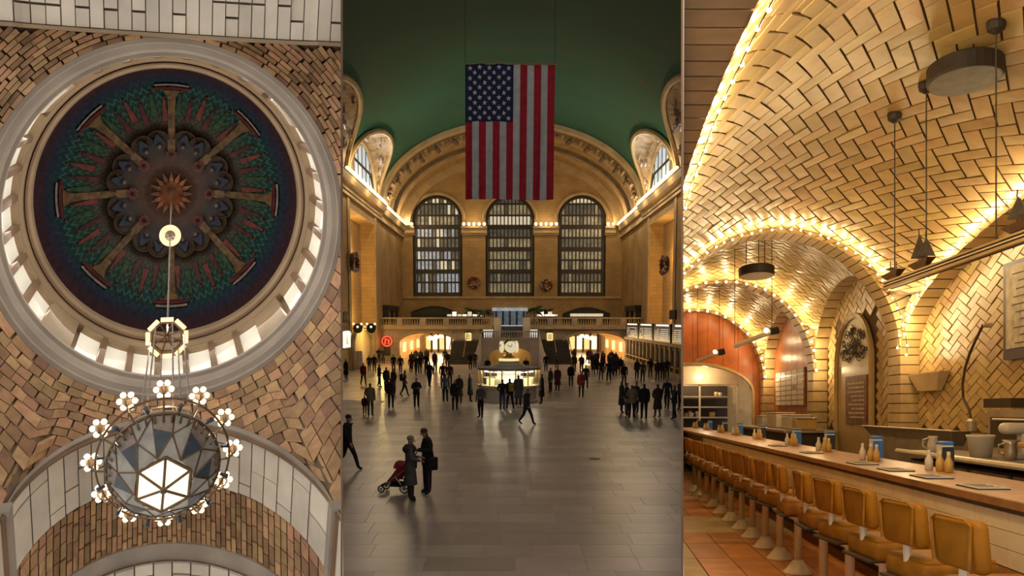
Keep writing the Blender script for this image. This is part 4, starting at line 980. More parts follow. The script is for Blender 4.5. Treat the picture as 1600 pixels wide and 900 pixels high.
for k in range(4):
    g = k*pi/2-pi/2+.25; c = Vector((cos(g), sin(g), 0)); t = Vector((-sin(g), cos(g), 0)); o_ = Vector((bx, by, 3.42))+c*.42
    mb = MB(H); mb.prism([(.37*cos(2*pi*j/18), .37*sin(2*pi*j/18)) for j in range(18)], lambda a, b: o_+t*a+Vector((0, 0, b)), lambda a, b: o_+c*.12+t*a+Vector((0, 0, b))); f_ = mb.build('clock_face', 'clock_opal', K)
    mb = MB(H)
    for ang, ln in ((1.2, .2), (2.7, .27)):
        e = o_+c*.14; mb.tube(e, e+(t*cos(ang)+Vector((0, 0, sin(ang))))*ln, .018, 4)
    mb.build('clock_hand', 'black_paint', f_)
bl('lit_ring', 'glow_yellow', [(.62, 2.52), (.66, 2.6), (.62, 2.68), (.5, 2.7)], 20)
# ---- people
for k_, c_ in {'black': (.010, .010, .011), 'charcoal': (.03, .03, .033), 'grey': (.095, .09, .085), 'navy': (.014, .02, .045), 'brown': (.05, .028, .018), 'maroon': (.10, .014, .018), 'red': (.26, .02, .02),
               'tan': (.24, .17, .10), 'green': (.02, .04, .028), 'purple': (.11, .095, .13), 'jean': (.05, .08, .15), 'pale': (.34, .32, .30), 'yellow': (.45, .36, .05), 'steel': (.08, .10, .13)}.items():
    mat('cloth_'+k_, c_, .85, .15, 5)
for k_, c_ in {'skin': (.42, .24, .16), 'skin_dark': (.14, .075, .045), 'hair_dark': (.018, .012, .009), 'hair_brown': (.07, .035, .017), 'hair_grey': (.28, .26, .24), 'shoe': (.015, .012, .01), 'shoe_pale': (.4, .38, .35), 'lip': (.3, .1, .08), 'eye': (.01, .008, .006)}.items():
    mat(k_, c_, .6, .1, 8)
def skin_mesh(J, E, root, sub=1):
    """one continuous surface grown over a jointed skeleton"""
    names = list(J); me = bpy.data.meshes.new('sk'); me.from_pydata([J[n][0] for n in names], [(names.index(a), names.index(b)) for a, b in E], [])
    o = bpy.data.objects.new('sk', me); col.objects.link(o)
    o.modifiers.new('s', 'SKIN')
    if not me.skin_vertices: me.attributes.new('skin', 'FLOAT', 'POINT')
    sv = me.skin_vertices[0].data
    for i, n in enumerate(names): r = J[n][1]; sv[i].radius = (r, r); sv[i].use_root = n == root
    m = o.modifiers.new('u', 'SUBSURF'); m.levels = sub; m.render_levels = sub
    dg = bpy.context.evaluated_depsgraph_get(); ev = o.evaluated_get(dg); out = bpy.data.meshes.new_from_object(ev)
    bpy.data.objects.remove(o); bpy.data.meshes.remove(me)
    return out
def figure(pose, hero=False, wide=0):
    """body mesh, 1.75 m, facing -Y; slots: skin, hair, top, trousers, shoes, eye, lip"""
    st = pose.get('stride', 0); lean = pose.get('lean', 0); bow = pose.get('bow', 0)
    J = {'pelvis': ((0, 0, .94), .135), 'waist': ((0, lean*-.02, 1.08), .125), 'chest': ((0, -lean*.05, 1.28), .15), 'neckb': ((0, -lean*.06, 1.44), .075), 'neck': ((0, -lean*.07-bow*.03, 1.50), .055),
         'head': ((0, -lean*.08-.01-bow*.07, 1.60-bow*.015), .088), 'crown': ((0, -lean*.08-bow*.10, 1.69-bow*.02), .07)}
    E = [('pelvis', 'waist'), ('waist', 'chest'), ('chest', 'neckb'), ('neckb', 'neck'), ('neck', 'head'), ('head', 'crown')]
    for s, n in ((-1, 'L'), (1, 'R')):
        ft = st*s
        J['hip'+n] = ((s*.09, 0, .86), .105); J['knee'+n] = ((s*.10, -ft*.15-abs(st)*.04, .48), .070+wide); J['ankle'+n] = ((s*.105, -ft*.30+(.06 if ft < 0 else 0), .09+(.07*abs(st) if ft < 0 else 0)), .052+wide)
        J['toe'+n] = ((s*.125, -ft*.30-.13, .035+(.01 if ft < 0 else 0)), .04)
        E += [('pelvis', 'hip'+n), ('hip'+n, 'knee'+n), ('knee'+n, 'ankle'+n), ('ankle'+n, 'toe'+n)]
        el, wr = pose.get('arm'+n, ((s*.225, .03+ft*.08, 1.12), (s*.225, -.04+ft*.16, .88)))
        J['sh'+n] = ((s*.185, -lean*.05, 1.39), .075); J['el'+n] = (el, .058); J['wr'+n] = (wr, .042)
        d = (Vector(wr)-Vector(el)).normalized(); J['hd'+n] = (tuple(Vector(wr)+d*.09), .034)
        E += [('chest', 'sh'+n), ('sh'+n, 'el'+n), ('el'+n, 'wr'+n), ('wr'+n, 'hd'+n)]
    me = skin_mesh(J, E, 'pelvis', 2 if hero else 1)
    hd = Vector(J['head'][0]); hc = Vector(J['crown'][0])
    bm = bmesh.new(); bm.from_mesh(me)
    for v in bm.verts:
        z = v.co.z
        if .8 < z < 1.47 and abs(v.co.x) < .24 and abs(v.co.y) < .2:
            w_ = min(1, (z-.8)/.1)*min(1, (1.47-z)/.06); v.co.y *= 1-.28*w_
        if z > 1.5: v.co.x = v.co.x*.86; v.co.y = hd.y+(v.co.y-hd.y)*1.08
    wrs = [(Vector(J['wr'+n][0]), Vector(J['hd'+n][0])) for n in 'LR']
    for f in bm.faces:
        c = f.calc_center_median(); m_ = 2
        if any((c-w_).dot(h_-w_) > .0 and (c-w_).length < .17 for w_, h_ in wrs): m_ = 0
        elif c.z > 1.485-bow*.02: m_ = 1 if (c.z > 1.655-bow*.02 or c.y > hd.y+.025) else 0
        elif c.z < .10: m_ = 4
        elif c.z < .90: m_ = 3
        f.material_index = m_; f.smooth = True
    if hero:
        mb = MB()
        def addm(idx, fn): mb.cur = idx; fn()
        fy = hd.y-.085
        addm(0, lambda: mb.path([(0, fy-.0, hd.z+.03), (0, fy-.025, hd.z-.015), (0, fy-.005, hd.z-.03)], [.008, .014, .010], 6))
        for s in (-1, 1):
            addm(5, lambda: mb.ball((s*.03, fy+.004, hd.z+.025), .0085, 6, 4)); addm(0, lambda: mb.ball((s*.078, hd.y, hd.z), .022, 6, 5, (.4, .8, 1.2)))
            addm(1, lambda: mb.tube((s*.015, fy-.002, hd.z+.048), (s*.045, fy+.006, hd.z+.048), .005, 4))
        addm(6, lambda: mb.tube((-.022, fy-.001, hd.z-.052), (.022, fy-.001, hd.z-.052), .006, 5))
        addm(1, lambda: mb.ball((0, hc.y+.012, hc.z-.012), .092, 12, 8, (.9, 1.05, .85)))
        for (w_, h_) in wrs:      # five fingers rooted in the palm
            d = (h_-w_).normalized(); sd = d.cross(Vector((0, 0, 1)) if abs(d.z) < .9 else Vector((0, 1, 0))).normalized(); cu_ = sd.cross(d)
            for k in range(4):
                b0 = h_+sd*(.012*(k-1.5))*1.3; ln = (.07, .08, .075, .06)[k]
                addm(0, lambda: mb.path([b0, b0+d*ln*.5, b0+d*ln*.75-cu_*.022, b0+d*ln*.7-cu_*.05], [.0095, .009, .008, .006], 6))
            b0 = w_+d*.04+sd*.028; addm(0, lambda: mb.path([b0, b0+sd*.02+d*.03, b0+sd*.012+d*.06-cu_*.015], [.011, .010, .007], 6))
        nv = [bm.verts.new(v) for v in mb.v]
        for f, k in zip(mb.f, mb.mi):
            try: q = bm.faces.new([nv[i] for i in f]); q.material_index = k; q.smooth = True
            except ValueError: pass
    lo = min(v.co.z for v in bm.verts)
    for v in bm.verts: v.co.z -= lo
    out = bpy.data.meshes.new('body'); bm.to_mesh(out); bm.free(); bpy.data.meshes.remove(me)
    for k in ('skin', 'hair_dark', 'cloth_black', 'cloth_black', 'shoe', 'eye', 'lip'): out.materials.append(MM(k))
    return out
def coat_mesh(z0, flare=.2, hero=False):
    mb = MB(); n = 14
    rings = [(z0, flare, flare*.72), (z0+.02, flare*1.02, flare*.74), (.85, .195, .145), (1.08, .18, .13), (1.30, .20, .135), (1.41, .17, .11), (1.475, .075, .075)]
    rows = [[mb.pt((a*cos(2*pi*j/n), b*sin(2*pi*j/n)+.005, z)) for j in range(n)] for z, a, b in rings]
    for A, Bq in zip(rows, rows[1:]):
        for j in range(n): mb.face((A[j], A[(j+1) % n], Bq[(j+1) % n], Bq[j]))
    mb.face(rows[0][::-1]); me = bpy.data.meshes.new('coat'); me.from_pydata(mb.v, [], mb.f); me.polygons.foreach_set('use_smooth', [True]*len(mb.f)); me.materials.append(MM('cloth_black')); return me
def pack_mesh():
    mb = MB(); mb.rbox((0, .2, 1.2), (.3, .18, .44), .06)
    for s in (-1, 1): mb.path([(s*.11, .14, 1.38), (s*.12, .0, 1.44), (s*.12, -.13, 1.32), (s*.13, -.1, 1.1)], .022, 5)
    me = bpy.data.meshes.new('backpack'); me.from_pydata(mb.v, [], mb.f); me.materials.append(MM('cloth_black')); return me
fold = {'armL': ((-.27, .02, 1.14), (-.08, -.19, 1.12)), 'armR': ((.27, .02, 1.14), (.07, -.22, 1.16))}
POSE = {'stand': figure({}), 'relax': figure({'stride': .12, 'armR': ((.27, .0, 1.13), (.14, -.2, 1.02))}), 'fold': figure(fold), 'walk': figure({'stride': .75, 'lean': .6}), 'stride': figure({'stride': 1.0, 'lean': .8, 'armR': ((.26, .1, 1.14), (.27, .02, .9))}), 'phone': figure({'armR': ((.26, .05, 1.12), (.13, -.16, 1.30)), 'bow': .7})}
COATS = {'short': coat_mesh(.78, .2), 'long': coat_mesh(.42, .235)}; PACK = pack_mesh()
def clip_to_room(o):
    wm = o.matrix_world if o.parent is None else WM[o.parent.name]
    vs = [wm @ v.co for v in o.data.vertices]; cut = [(n, f) for n, f in planes() if min(n.dot(v)-f for v in vs) < 0]
    if not cut: return
    me = o.data.copy(); bm = bmesh.new(); bm.from_mesh(me); inv = wm.inverted()
    bmesh.ops.transform(bm, matrix=wm, verts=bm.verts)
    for n, f in cut: bmesh.ops.bisect_plane(bm, geom=bm.verts[:]+bm.edges[:]+bm.faces[:], plane_co=n*f, plane_no=n, clear_inner=True, dist=1e-5)
    bmesh.ops.transform(bm, matrix=inv, verts=bm.verts); bm.to_mesh(me); bm.free(); o.data = me
def setmats(o, ms):
    for i, m in enumerate(ms):
        if i < len(o.material_slots): o.material_slots[i].link = 'OBJECT'; o.material_slots[i].material = MM(m)
NP = 0
def person(px, py, face, pose, top, leg, label, h=1.72, coat=None, pack=None, hair='hair_dark', skin='skin', shoe='shoe', group=None, mesh=None, XY=None, coat_me=None, z=0):
    """face: degrees, 0 faces the viewer, 90 faces the viewer's right"""
    global NP
    x, y = XY or hf(px, py)
    M = HM @ Matrix.Translation((x, y, z)) @ Matrix.Rotation(radians(face), 4, 'Z') @ Matrix.Scale(h*1.07/1.75, 4)
    P = thing('person', (0, 0, 0), label, 'person', group, M=M)
    b = bpy.data.objects.new('body', mesh or POSE[pose]); col.objects.link(b); b.parent = P; setmats(b, [skin, hair, 'cloth_'+top, 'cloth_'+leg, shoe, 'eye', 'lip']); clip_to_room(b)
    if coat:
        c = bpy.data.objects.new('coat', coat_me or COATS[coat]); col.objects.link(c); c.parent = P; setmats(c, ['cloth_'+top]); clip_to_room(c)
    if pack:
        c = bpy.data.objects.new('backpack', PACK); col.objects.link(c); c.parent = P; setmats(c, ['cloth_'+pack]); clip_to_room(c)
    NP += 1
    return P
PEOPLE = [  # px, py, face, pose, top, trousers, label, options
 (541, 593, 60, 'stand', 'black', 'black', 'person in a long black coat beside the lit poster', dict(coat='long')),
 (564, 569, 150, 'walk', 'black', 'charcoal', 'person in black walking into the lit west archway', {}),
 (577, 581, 170, 'stand', 'charcoal', 'black', 'shorter dark figure of the pair before the west archway', dict(h=1.6)),
 (585, 582, 200, 'stand', 'navy', 'black', 'taller figure in navy of the pair before the west archway', {}),
 (592, 567, 180, 'fold', 'black', 'black', 'dark figure under the red neon sign, facing the balcony', {}),
 (599, 568, 0, 'stand', 'charcoal', 'black', 'dark grey figure under the red neon sign, facing the hall', {}),
 (568, 602, 30, 'walk', 'red', 'charcoal', 'person in a red jacket and dark trousers walking past the west archway', dict(pack='black')),
 (593, 605, 90, 'relax', 'black', 'black', 'person in a bulky black jacket beside the loose west group', dict(coat='short')),
 (604, 612, 40, 'stand', 'charcoal', 'black', 'person in charcoal within the loose west group', dict(coat='short')),
 (615, 615, 320, 'stand', 'brown', 'black', 'person in a dark brown jacket in the loose west group', dict(coat='short')),
 (611, 638, 190, 'stand', 'maroon', 'black', 'person in a maroon coat with their back turned, west group', dict(coat='short', pack='black')),
 (579, 650, 180, 'relax', 'tan', 'grey', 'person in a tan jacket holding a small child by the hand', dict(coat='short', hair='hair_brown')),
 (570, 648, 180, 'stand', 'maroon', 'grey', 'small child in a dark red coat beside the tan jacket', dict(h=1.02, coat='short')),
 (632, 619, 100, 'walk', 'grey', 'charcoal', 'person in grey walking with a dark backpack', dict(pack='black')),
 (651, 638, 20, 'fold', 'black', 'black', 'person in a black coat and pale shoes standing alone with folded arms', dict(coat='short', shoe='shoe_pale')),
 (615, 582, 0, 'stand', 'black', 'black', 'dark figure beside the west passage jamb', {}),
 (626, 584, 0, 'walk', 'brown', 'black', 'brown-jacketed figure walking out of the west passage', {}),
 (642, 582, 180, 'stand', 'maroon', 'charcoal', 'small figure in dark red before the west passage', dict(h=1.5)),
 (650, 587, 160, 'walk', 'charcoal', 'jean', 'figure in charcoal and jeans entering the west passage', {}),
 (656, 584, 180, 'stand', 'black', 'black', 'dark figure next to the one in jeans before the west passage', {}),
 (671, 605, 170, 'stride', 'black', 'black', 'tall figure in black striding into the west passage', dict(h=1.9, coat='short')),
 (666, 583, 180, 'walk', 'black', 'charcoal', 'black silhouette in the mouth of the west passage', dict(h=1.85)),
 (680, 580, 190, 'walk', 'maroon', 'black', 'figure in dark maroon in the mouth of the west passage', {}),
 (695, 569, 180, 'stand', 'black', 'black', 'dark silhouette against the far end of the west passage', {}),
 (692, 602, 0, 'relax', 'black', 'black', 'person in black in the cluster west of the booth', {}),
 (703, 603, 20, 'stand', 'maroon', 'black', 'person in a maroon top in the cluster west of the booth', {}),
 (696, 628, 180, 'stand', 'steel', 'black', 'person in a steel-blue jumper with black trousers west of the booth', {}),
 (711, 641, 10, 'phone', 'black', 'black', 'person in black looking at a phone west of the booth', dict(coat='short')),
 (718, 630, 330, 'stand', 'brown', 'black', 'person in a dark brown coat beside the one with a phone', dict(coat='long')),
 (735, 628, 90, 'stand', 'green', 'black', 'person in a dark green coat waiting at the booth', dict(coat='long')),
 (751, 653, 330, 'relax', 'purple', 'black', 'person with long brown hair in a pale purple jacket and black trousers', dict(hair='hair_brown')),
 (735, 578, 180, 'stand', 'black', 'black', 'dark figure at the foot of the west flight of stairs', {}),
 (742, 576, 0, 'stand', 'charcoal', 'black', 'grey-black figure at the foot of the west flight of stairs', {}),
 (785, 641, 170, 'relax', 'black', 'jean', 'person in a black jacket and blue jeans at the booth counter', dict(shoe='shoe')),
 (797, 639, 200, 'walk', 'black', 'black', 'person in black with a yellow bag at the booth counter', dict(pack='yellow')),
 (810, 634, 180, 'stand', 'grey', 'charcoal', 'person in a long grey coat at the booth counter', dict(coat='long', h=1.8)),
 (823, 663, 60, 'stride', 'charcoal', 'navy', 'person in a grey jacket and dark jeans striding past the booth', dict(coat='short')),
 (846, 631, 270, 'stand', 'black', 'black', 'person in a long black coat at the east side of the booth', dict(coat='long', h=1.8)),
 (860, 613, 300, 'stand', 'charcoal', 'black', 'dark figure standing east of the booth', dict(coat='short')),
 (871, 611, 330, 'stand', 'maroon', 'charcoal', 'person in a maroon coat standing east of the booth', dict(coat='long')),
 (853, 581, 0, 'stand', 'black', 'black', 'dark figure at the foot of the east flight of stairs', {}),
 (870, 576, 180, 'stride', 'grey', 'charcoal', 'figure in grey climbing the east flight of stairs', {}),
 (892, 604, 10, 'stand', 'black', 'black', 'person in a black coat standing apart before the east passage', dict(coat='short')),
 (908, 621, 350, 'relax', 'red', 'charcoal', 'person in a bright red jacket before the east passage', dict(coat='short')),
 (915, 607, 0, 'walk', 'charcoal', 'black', 'dark figure walking behind the red jacket', {}),
 (939, 594, 180, 'walk', 'black', 'jean', 'figure in black and jeans walking into the east passage', {}),
 (951, 596, 180, 'stride', 'navy', 'black', 'figure in navy striding into the east passage', {}),
 (975, 603, 0, 'stand', 'black', 'black', 'dark figure behind the standing group on the east side', {}),
 (995, 593, 200, 'stand', 'brown', 'black', 'brown-coated figure in the ticket queue', dict(coat='short')),
 (1004, 598, 180, 'relax', 'grey', 'jean', 'grey-jacketed figure in jeans in the ticket queue', {}),
 (1016, 590, 180, 'stand', 'black', 'black', 'figure all in black in the ticket queue', {}),
 (1027, 595, 190, 'stand', 'maroon', 'black', 'maroon-coated figure in the ticket queue', dict(coat='short')),
 (1035, 594, 170, 'fold', 'charcoal', 'charcoal', 'charcoal figure with folded arms in the ticket queue', {}),
 (1042, 592, 180, 'stand', 'navy', 'black', 'navy figure at the end of the ticket queue', {}),
 (971, 645, 90, 'stand', 'charcoal', 'black', 'person in a charcoal coat on the edge of the east group', dict(coat='long')),
 (979, 649, 60, 'stand', 'green', 'jean', 'person in dark green and jeans in the east group', {}),
 (987, 654, 180, 'fold', 'tan', 'black', 'person in a pale tan jacket with their back turned in the east group', dict(coat='short', hair='hair_brown')),
 (994, 646, 300, 'stand', 'brown', 'charcoal', 'person in brown behind the tan jacket', {}),
 (1006, 655, 180, 'stand', 'black', 'black', 'person in black with their back turned in the east group', dict(coat='short', h=1.8)),
 (1027, 652, 200, 'relax', 'brown', 'grey', 'person in a bulky dark brown coat and grey trousers in the east group', dict(coat='long')),
 (1042, 639, 340, 'walk', 'navy', 'black', 'person in navy walking behind the east group', {}),
 (1053, 655, 260, 'relax', 'green', 'charcoal', 'person in a dark green jacket at the partition end of the east group', dict(coat='short')),
 (1063, 641, 300, 'stand', 'brown', 'black', 'person in brown half hidden by the partition', {}),
]
for px, py, fc, po, tp, lg, lab, op in PEOPLE: person(px, py, fc, po, tp, lg, lab, **op)
SPOTS = [hf(q[0], q[1]) for q in PEOPLE]
def free_spot(x0, x1, y0, y1):
    for _ in range(200):
        q = hf(random.uniform(x0, x1), random.uniform(y0, y1))
        if all(math.hypot(q[0]-a, q[1]-b) > .75 for a, b in SPOTS): SPOTS.append(q); return q
    SPOTS.append(q); return q
CW = ('black', 'charcoal', 'brown', 'navy', 'maroon')
for i in range(26):      # the crowd packed in the east passage
    person(0, 0, random.choice((0, 180, 180, 30)), random.choice(('stand', 'walk', 'relax')), CW[i % 5], 'black', 'person in a %s %s coat in the dense crowd at the east passage' % (('short', 'long')[i % 3 == 0], CW[i % 5]), h=random.uniform(1.6, 1.85), group='crowd at the east passage', XY=free_spot(893, 972, 566, 588), coat='short' if i % 3 else 'long')
for i in range(9):
    person(0, 0, random.choice((0, 180, 160)), random.choice(('stand', 'walk')), CW[i % 3], 'black', 'silhouetted person in a short %s coat inside the west passage' % CW[i % 3], h=random.uniform(1.6, 1.85), group='people inside the west passage', XY=free_spot(628, 700, 567, 577), coat='short')
for px, lab in ((762, 'dark-clothed clerk standing behind the booth on its west side'), (822, 'dark-clothed clerk standing behind the booth on its east side')):
    x, y = hf(px, 590); person(0, 0, 0, 'stand', 'black', 'black', lab, XY=(x, y))
# foreground group: uniformed man, woman in a long coat, red pushchair, walker at the partition
hero_man = figure({'armL': ((-.26, -.02, 1.15), (-.09, -.25, 1.16)), 'armR': ((.26, -.02, 1.15), (.06, -.28, 1.18)), 'bow': .9}, True, .012)
hero_wom = figure({'armL': ((-.25, .0, 1.15), (-.16, -.22, 1.10)), 'armR': ((.25, .0, 1.15), (.14, -.24, 1.14)), 'bow': .2}, True, .03)
hero_walk = figure({'stride': 1.0, 'lean': .7}, True)
P = person(668, 771, -62, 'stand', 'black', 'navy', 'man in a dark uniform jacket and striped navy trousers reading something in his hands', h=1.86, hair='hair_brown', mesh=hero_man, coat='short', coat_me=coat_mesh(.74, .19))
def child_part(P, name, mb, m):
    me = bpy.data.meshes.new(name); me.from_pydata(mb.v, [], mb.f); me.materials.append(MM(m)); o = bpy.data.objects.new(name, me); col.objects.link(o); o.parent = P; return o
for s in (-1, 1):
    mb = MB(); mb.path([(s*.175, -.005, .86), (s*.165, -.03, .5), (s*.155, -.01, .12)], .016, 5); child_part(P, 'trouser_stripe', mb, 'cloth_red')
mb = MB(); mb.rbox((-.02, -.33, 1.17), (.16, .02, .11), .005, lean=.6); child_part(P, 'notebook', mb, 'shoe_pale')
mb = MB(); mb.rbox((.27, .05, .82), (.09, .26, .34), .03); mb.path([(.25, .08, .98), (.20, .05, 1.2), (.16, .02, 1.40)], .015, 5); child_part(P, 'shoulder_bag', mb, 'cloth_black')
P = person(642, 782, 100, 'stand', 'grey', 'charcoal', 'woman in a long grey-green coat with a dark hood behind a red pushchair', h=1.76, hair='hair_grey', mesh=hero_wom, coat='long', coat_me=coat_mesh(.44, .25))
mb = MB(); mb.lathe([(.16, 1.28), (.22, 1.34), (.21, 1.42), (.13, 1.50)], (0, .02, 0), 12, 1, .85); child_part(P, 'scarf_hood', mb, 'cloth_brown')
mb = MB(); mb.rbox((.28, -.05, .95), (.10, .28, .3), .04); mb.path([(.26, -.1, 1.08), (.1, -.2, 1.3), (-.1, -.1, 1.44)], .014, 5); child_part(P, 'shoulder_bag', mb, 'cloth_black')
person(544, 734, 75, 'stride', 'black', 'black', 'man in a black suit striding past the partition', h=1.8, mesh=hero_walk, coat='short', coat_me=coat_mesh(.78, .18))
x, y = hf(621, 768); ST_ = HM @ Matrix.Translation((x, y, 0)) @ Matrix.Rotation(radians(-100), 4, 'Z') @ Matrix.Scale(.85, 4)
G = thing('pushchair', (0, 0, 0), 'red pushchair with hood and black wheels beside the long grey-green coat', 'pushchair', M=ST_)
mat('pushchair_red', (.30, .018, .02), .7, .15, 4); mat('alloy', (.55, .55, .56), .35, .1, 4, metal=.8); mat('rubber', (.012, .012, .012), .8, .1, 4)
def sp(name, m, fn):
    mb = MB(lambda p: ST_ @ Vector(p)); fn(mb); return mb.build(name, m, G)
sp('seat', 'pushchair_red', lambda b: b.slab(lambda u, v, h: ((u-.5)*.42, -.30+.45*v, .42+.10*v*v+.38*max(0, v-.55)-h), 2, 6, .06))
sp('backrest', 'pushchair_red', lambda b: b.slab(lambda u, v, h: ((u-.5)*.42, .14+.22*v-h, .56+.46*v), 2, 3, .06))
sp('hood', 'pushchair_red', lambda b: b.grid(lambda u, v: (.235*cos(pi*u), .36-.42*sin(v*pi*.55), .86+.26*sin(pi*u)*cos((v-.35)*1.9)), 10, 6))
for s in (-1, 1): sp('side_panel', 'pushchair_red', lambda b: b.prism([(-.30, .40), (.12, .40), (.36, .98), (.12, .95), (-.12, .62)], lambda a, z: (s*.215, a, z), lambda a, z: (s*.235, a, z)))
sp('footrest', 'cloth_black', lambda b: b.rbox((0, -.46, .24), (.34, .2, .05), .02))
sp('basket', 'cloth_black', lambda b: b.rbox((0, .02, .27), (.36, .5, .16), .04))
for s in (-1, 1):
    sp('frame_tube', 'alloy', lambda b: b.path([(s*.26, -.48, .16), (s*.26, -.1, .50), (s*.26, .34, .82), (s*.25, .58, 1.06)], .018, 6))
    sp('rear_strut', 'alloy', lambda b: b.path([(s*.26, .0, .58), (s*.27, .32, .16)], .016, 6))
    for yy, r in ((-.50, .11), (.34, .155)):
        w_ = sp('wheel', 'rubber', lambda b: b.path([(s*.29, yy+r*cos(2*pi*k/16), r+.02+r*sin(2*pi*k/16)*.98) for k in range(16)], .025, 6, True))
        mb = MB(lambda p: ST_ @ Vector(p)); mb.tube((s*.27, yy, r+.02), (s*.31, yy, r+.02), r*.55, 10); mb.build('hub', 'alloy', w_)
sp('handle_bar', 'rubber', lambda b: b.path([(-.25, .58, 1.06), (-.2, .62, 1.09), (.2, .62, 1.09), (.25, .58, 1.06)], .02, 6))
# small dark stain-like drain cover set in the floor
x, y = hf(929, 717); mb = MB(H); mb.lathe([(.22, -.01), (.22, .004), (.18, .006)], (x, y, 0), 14); tag(mb.build('floor_drain', 'black_paint'), 'small round black drain cover set in the open floor', 'drain cover')

# ================================================================ RIGHT: vaulted tile counter bar
ROOM = 'R'; FRAME = Matrix.Identity(4)
SH = (922-800)/F                      # the counter runs towards this vanishing direction
def RP(p): return Vector((p[0]+SH*p[1], p[1], p[2]))
def rl(px, py, Y):                    # picture point at depth Y -> (l, z)
    d = ray(px, py)*Y; return d.x-SH*Y, d.z+CAM.z
def rw(px, py, l):                    # picture point on the long wall plane l -> (Y, z)
    d = ray(px, py); Y = l/(d.x-SH); return Y, d.z*Y+CAM.z
mat('vault_tile', (.58, .395, .165), .34, .10, 5, .12, isl=.16, hue=.012)
mat('vault_joint', (.13, .075, .035), .9, .15, 4)
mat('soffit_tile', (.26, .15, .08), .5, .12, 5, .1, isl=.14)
mat('pier_tile', (.54, .38, .175), .38, .10, 5, .1, isl=.10)
mat('string_bulb', (1, .9, .7), .4, 0, 3, emit=2.6, ec=(1, .82, .45))
mat('wire_dark', (.05, .035, .02), .6, .1, 3)
mat('counter_top', (.62, .37, .235), .3, .15, 14, isl=.03); mat('wood_edge', (.30, .135, .04), .35, .25, 5, .1)
mat('cream_tile', (.80, .63, .38), .3, .06, 5, isl=.05); mat('dark_wood', (.045, .028, .014), .6, .2, 4)
mat('terracotta', (.58, .23, .065), .4, .18, 4, .1, isl=.16); mat('pale_floor', (.52, .38, .21), .45, .12, 4, .1, isl=.06); mat('grout', (.20, .11, .05), .9, .1, 4)
mat('leather_tan', (.31, .118, .004), .5, .14, 7, .12, spec=.22); mat('leather_side', (.29, .115, .008), .5, .25, 9, .15, spec=.22)
mat('chrome_warm', (.82, .71, .52), .35, .08, 4, metal=.1); mat('steel', (.52, .45, .36), .35, .15, 3, metal=.6)
mat('drum_dark', (.035, .028, .024), .6, .2, 6, .2); mat('drum_base', (.15, .13, .11), .6, .25, 8, .15)
mat('cap_blue', (.04, .18, .55), .4, .1, 4); mat('white_plastic', (.75, .68, .56), .4, .08, 4); mat('mustard', (.62, .38, .10), .4, .1, 4)
mat('paper_menu', (.62, .55, .45), .6, .05, 4); mat('menu_ink', (.03, .03, .035), .6, .1, 4)
mat('orange_panel', (.50, .13, .028), .35, .22, 2.2, .05); mat('board_white', (.80, .70, .54), .5, .06, 5)
mat('map_paper', (.58, .50, .36), .6, .25, 9); mat('frame_blue', (.07, .06, .10), .4, .1, 4)
mat('poster_brown', (.22, .10, .065), .5, .35, 9); mat('lace_dark', (.07, .05, .03), .6, .2, 6)
mat('ship_sail', (.16, .13, .10), .7, .2, 6); mat('ship_hull', (.13, .065, .03), .5, .2, 6); mat('rail_gold', (.50, .35, .16), .35, .15, 4, metal=.5)
LC_, HWR, ZS, L0, L1 = 2.705, 1.783, 2.085, .9228, 4.487
AA, CC = 2.353, 2.354
P1, P2, P3 = 12.0, 16.7, 21.5
class Bay:
    def __init__(s, Yc, hl): s.Yc, s.B = Yc, hl/.654
    def pt(s, a, b, h=0): return (LC_+(AA-h)*sin(a), s.Yc+(s.B-h*s.B/CC)*cos(a)*sin(b), ZS+(CC-h)*cos(a)*cos(b))
    def z(s, l, Y): return ZS+CC*sqrt(max(0, 1-((l-LC_)/AA)**2-((Y-s.Yc)/s.B)**2))
def lplane(l, sgn): n = Vector((1, -SH, 0)); k = n.length; return (n/k*sgn, sgn*l/k)
def yplane(Y, sgn): return (Vector((0, sgn, 0)), sgn*Y)
def herring(x0, x1, y0, y1, u):
    """2:1 herringbone: rectangles in units of u covering the range"""
    out = []; n = int(max(x1-x0, y1-y0)/u)+8
    for k in range(-2*n, 2*n):
        for m in range(-n, n):
            ox, oy = k-2*m, k+2*m
            for rx, ry, rw_, rh in ((0, 0, 2, 1), (2, -1, 1, 2)):
                a, b = (ox+rx)*u, (oy+ry)*u
                if a < x1 and a+rw_*u > x0 and b < y1 and b+rh*u > y0: out.append((a, a+rw_*u, b, b+rh*u))
    return out
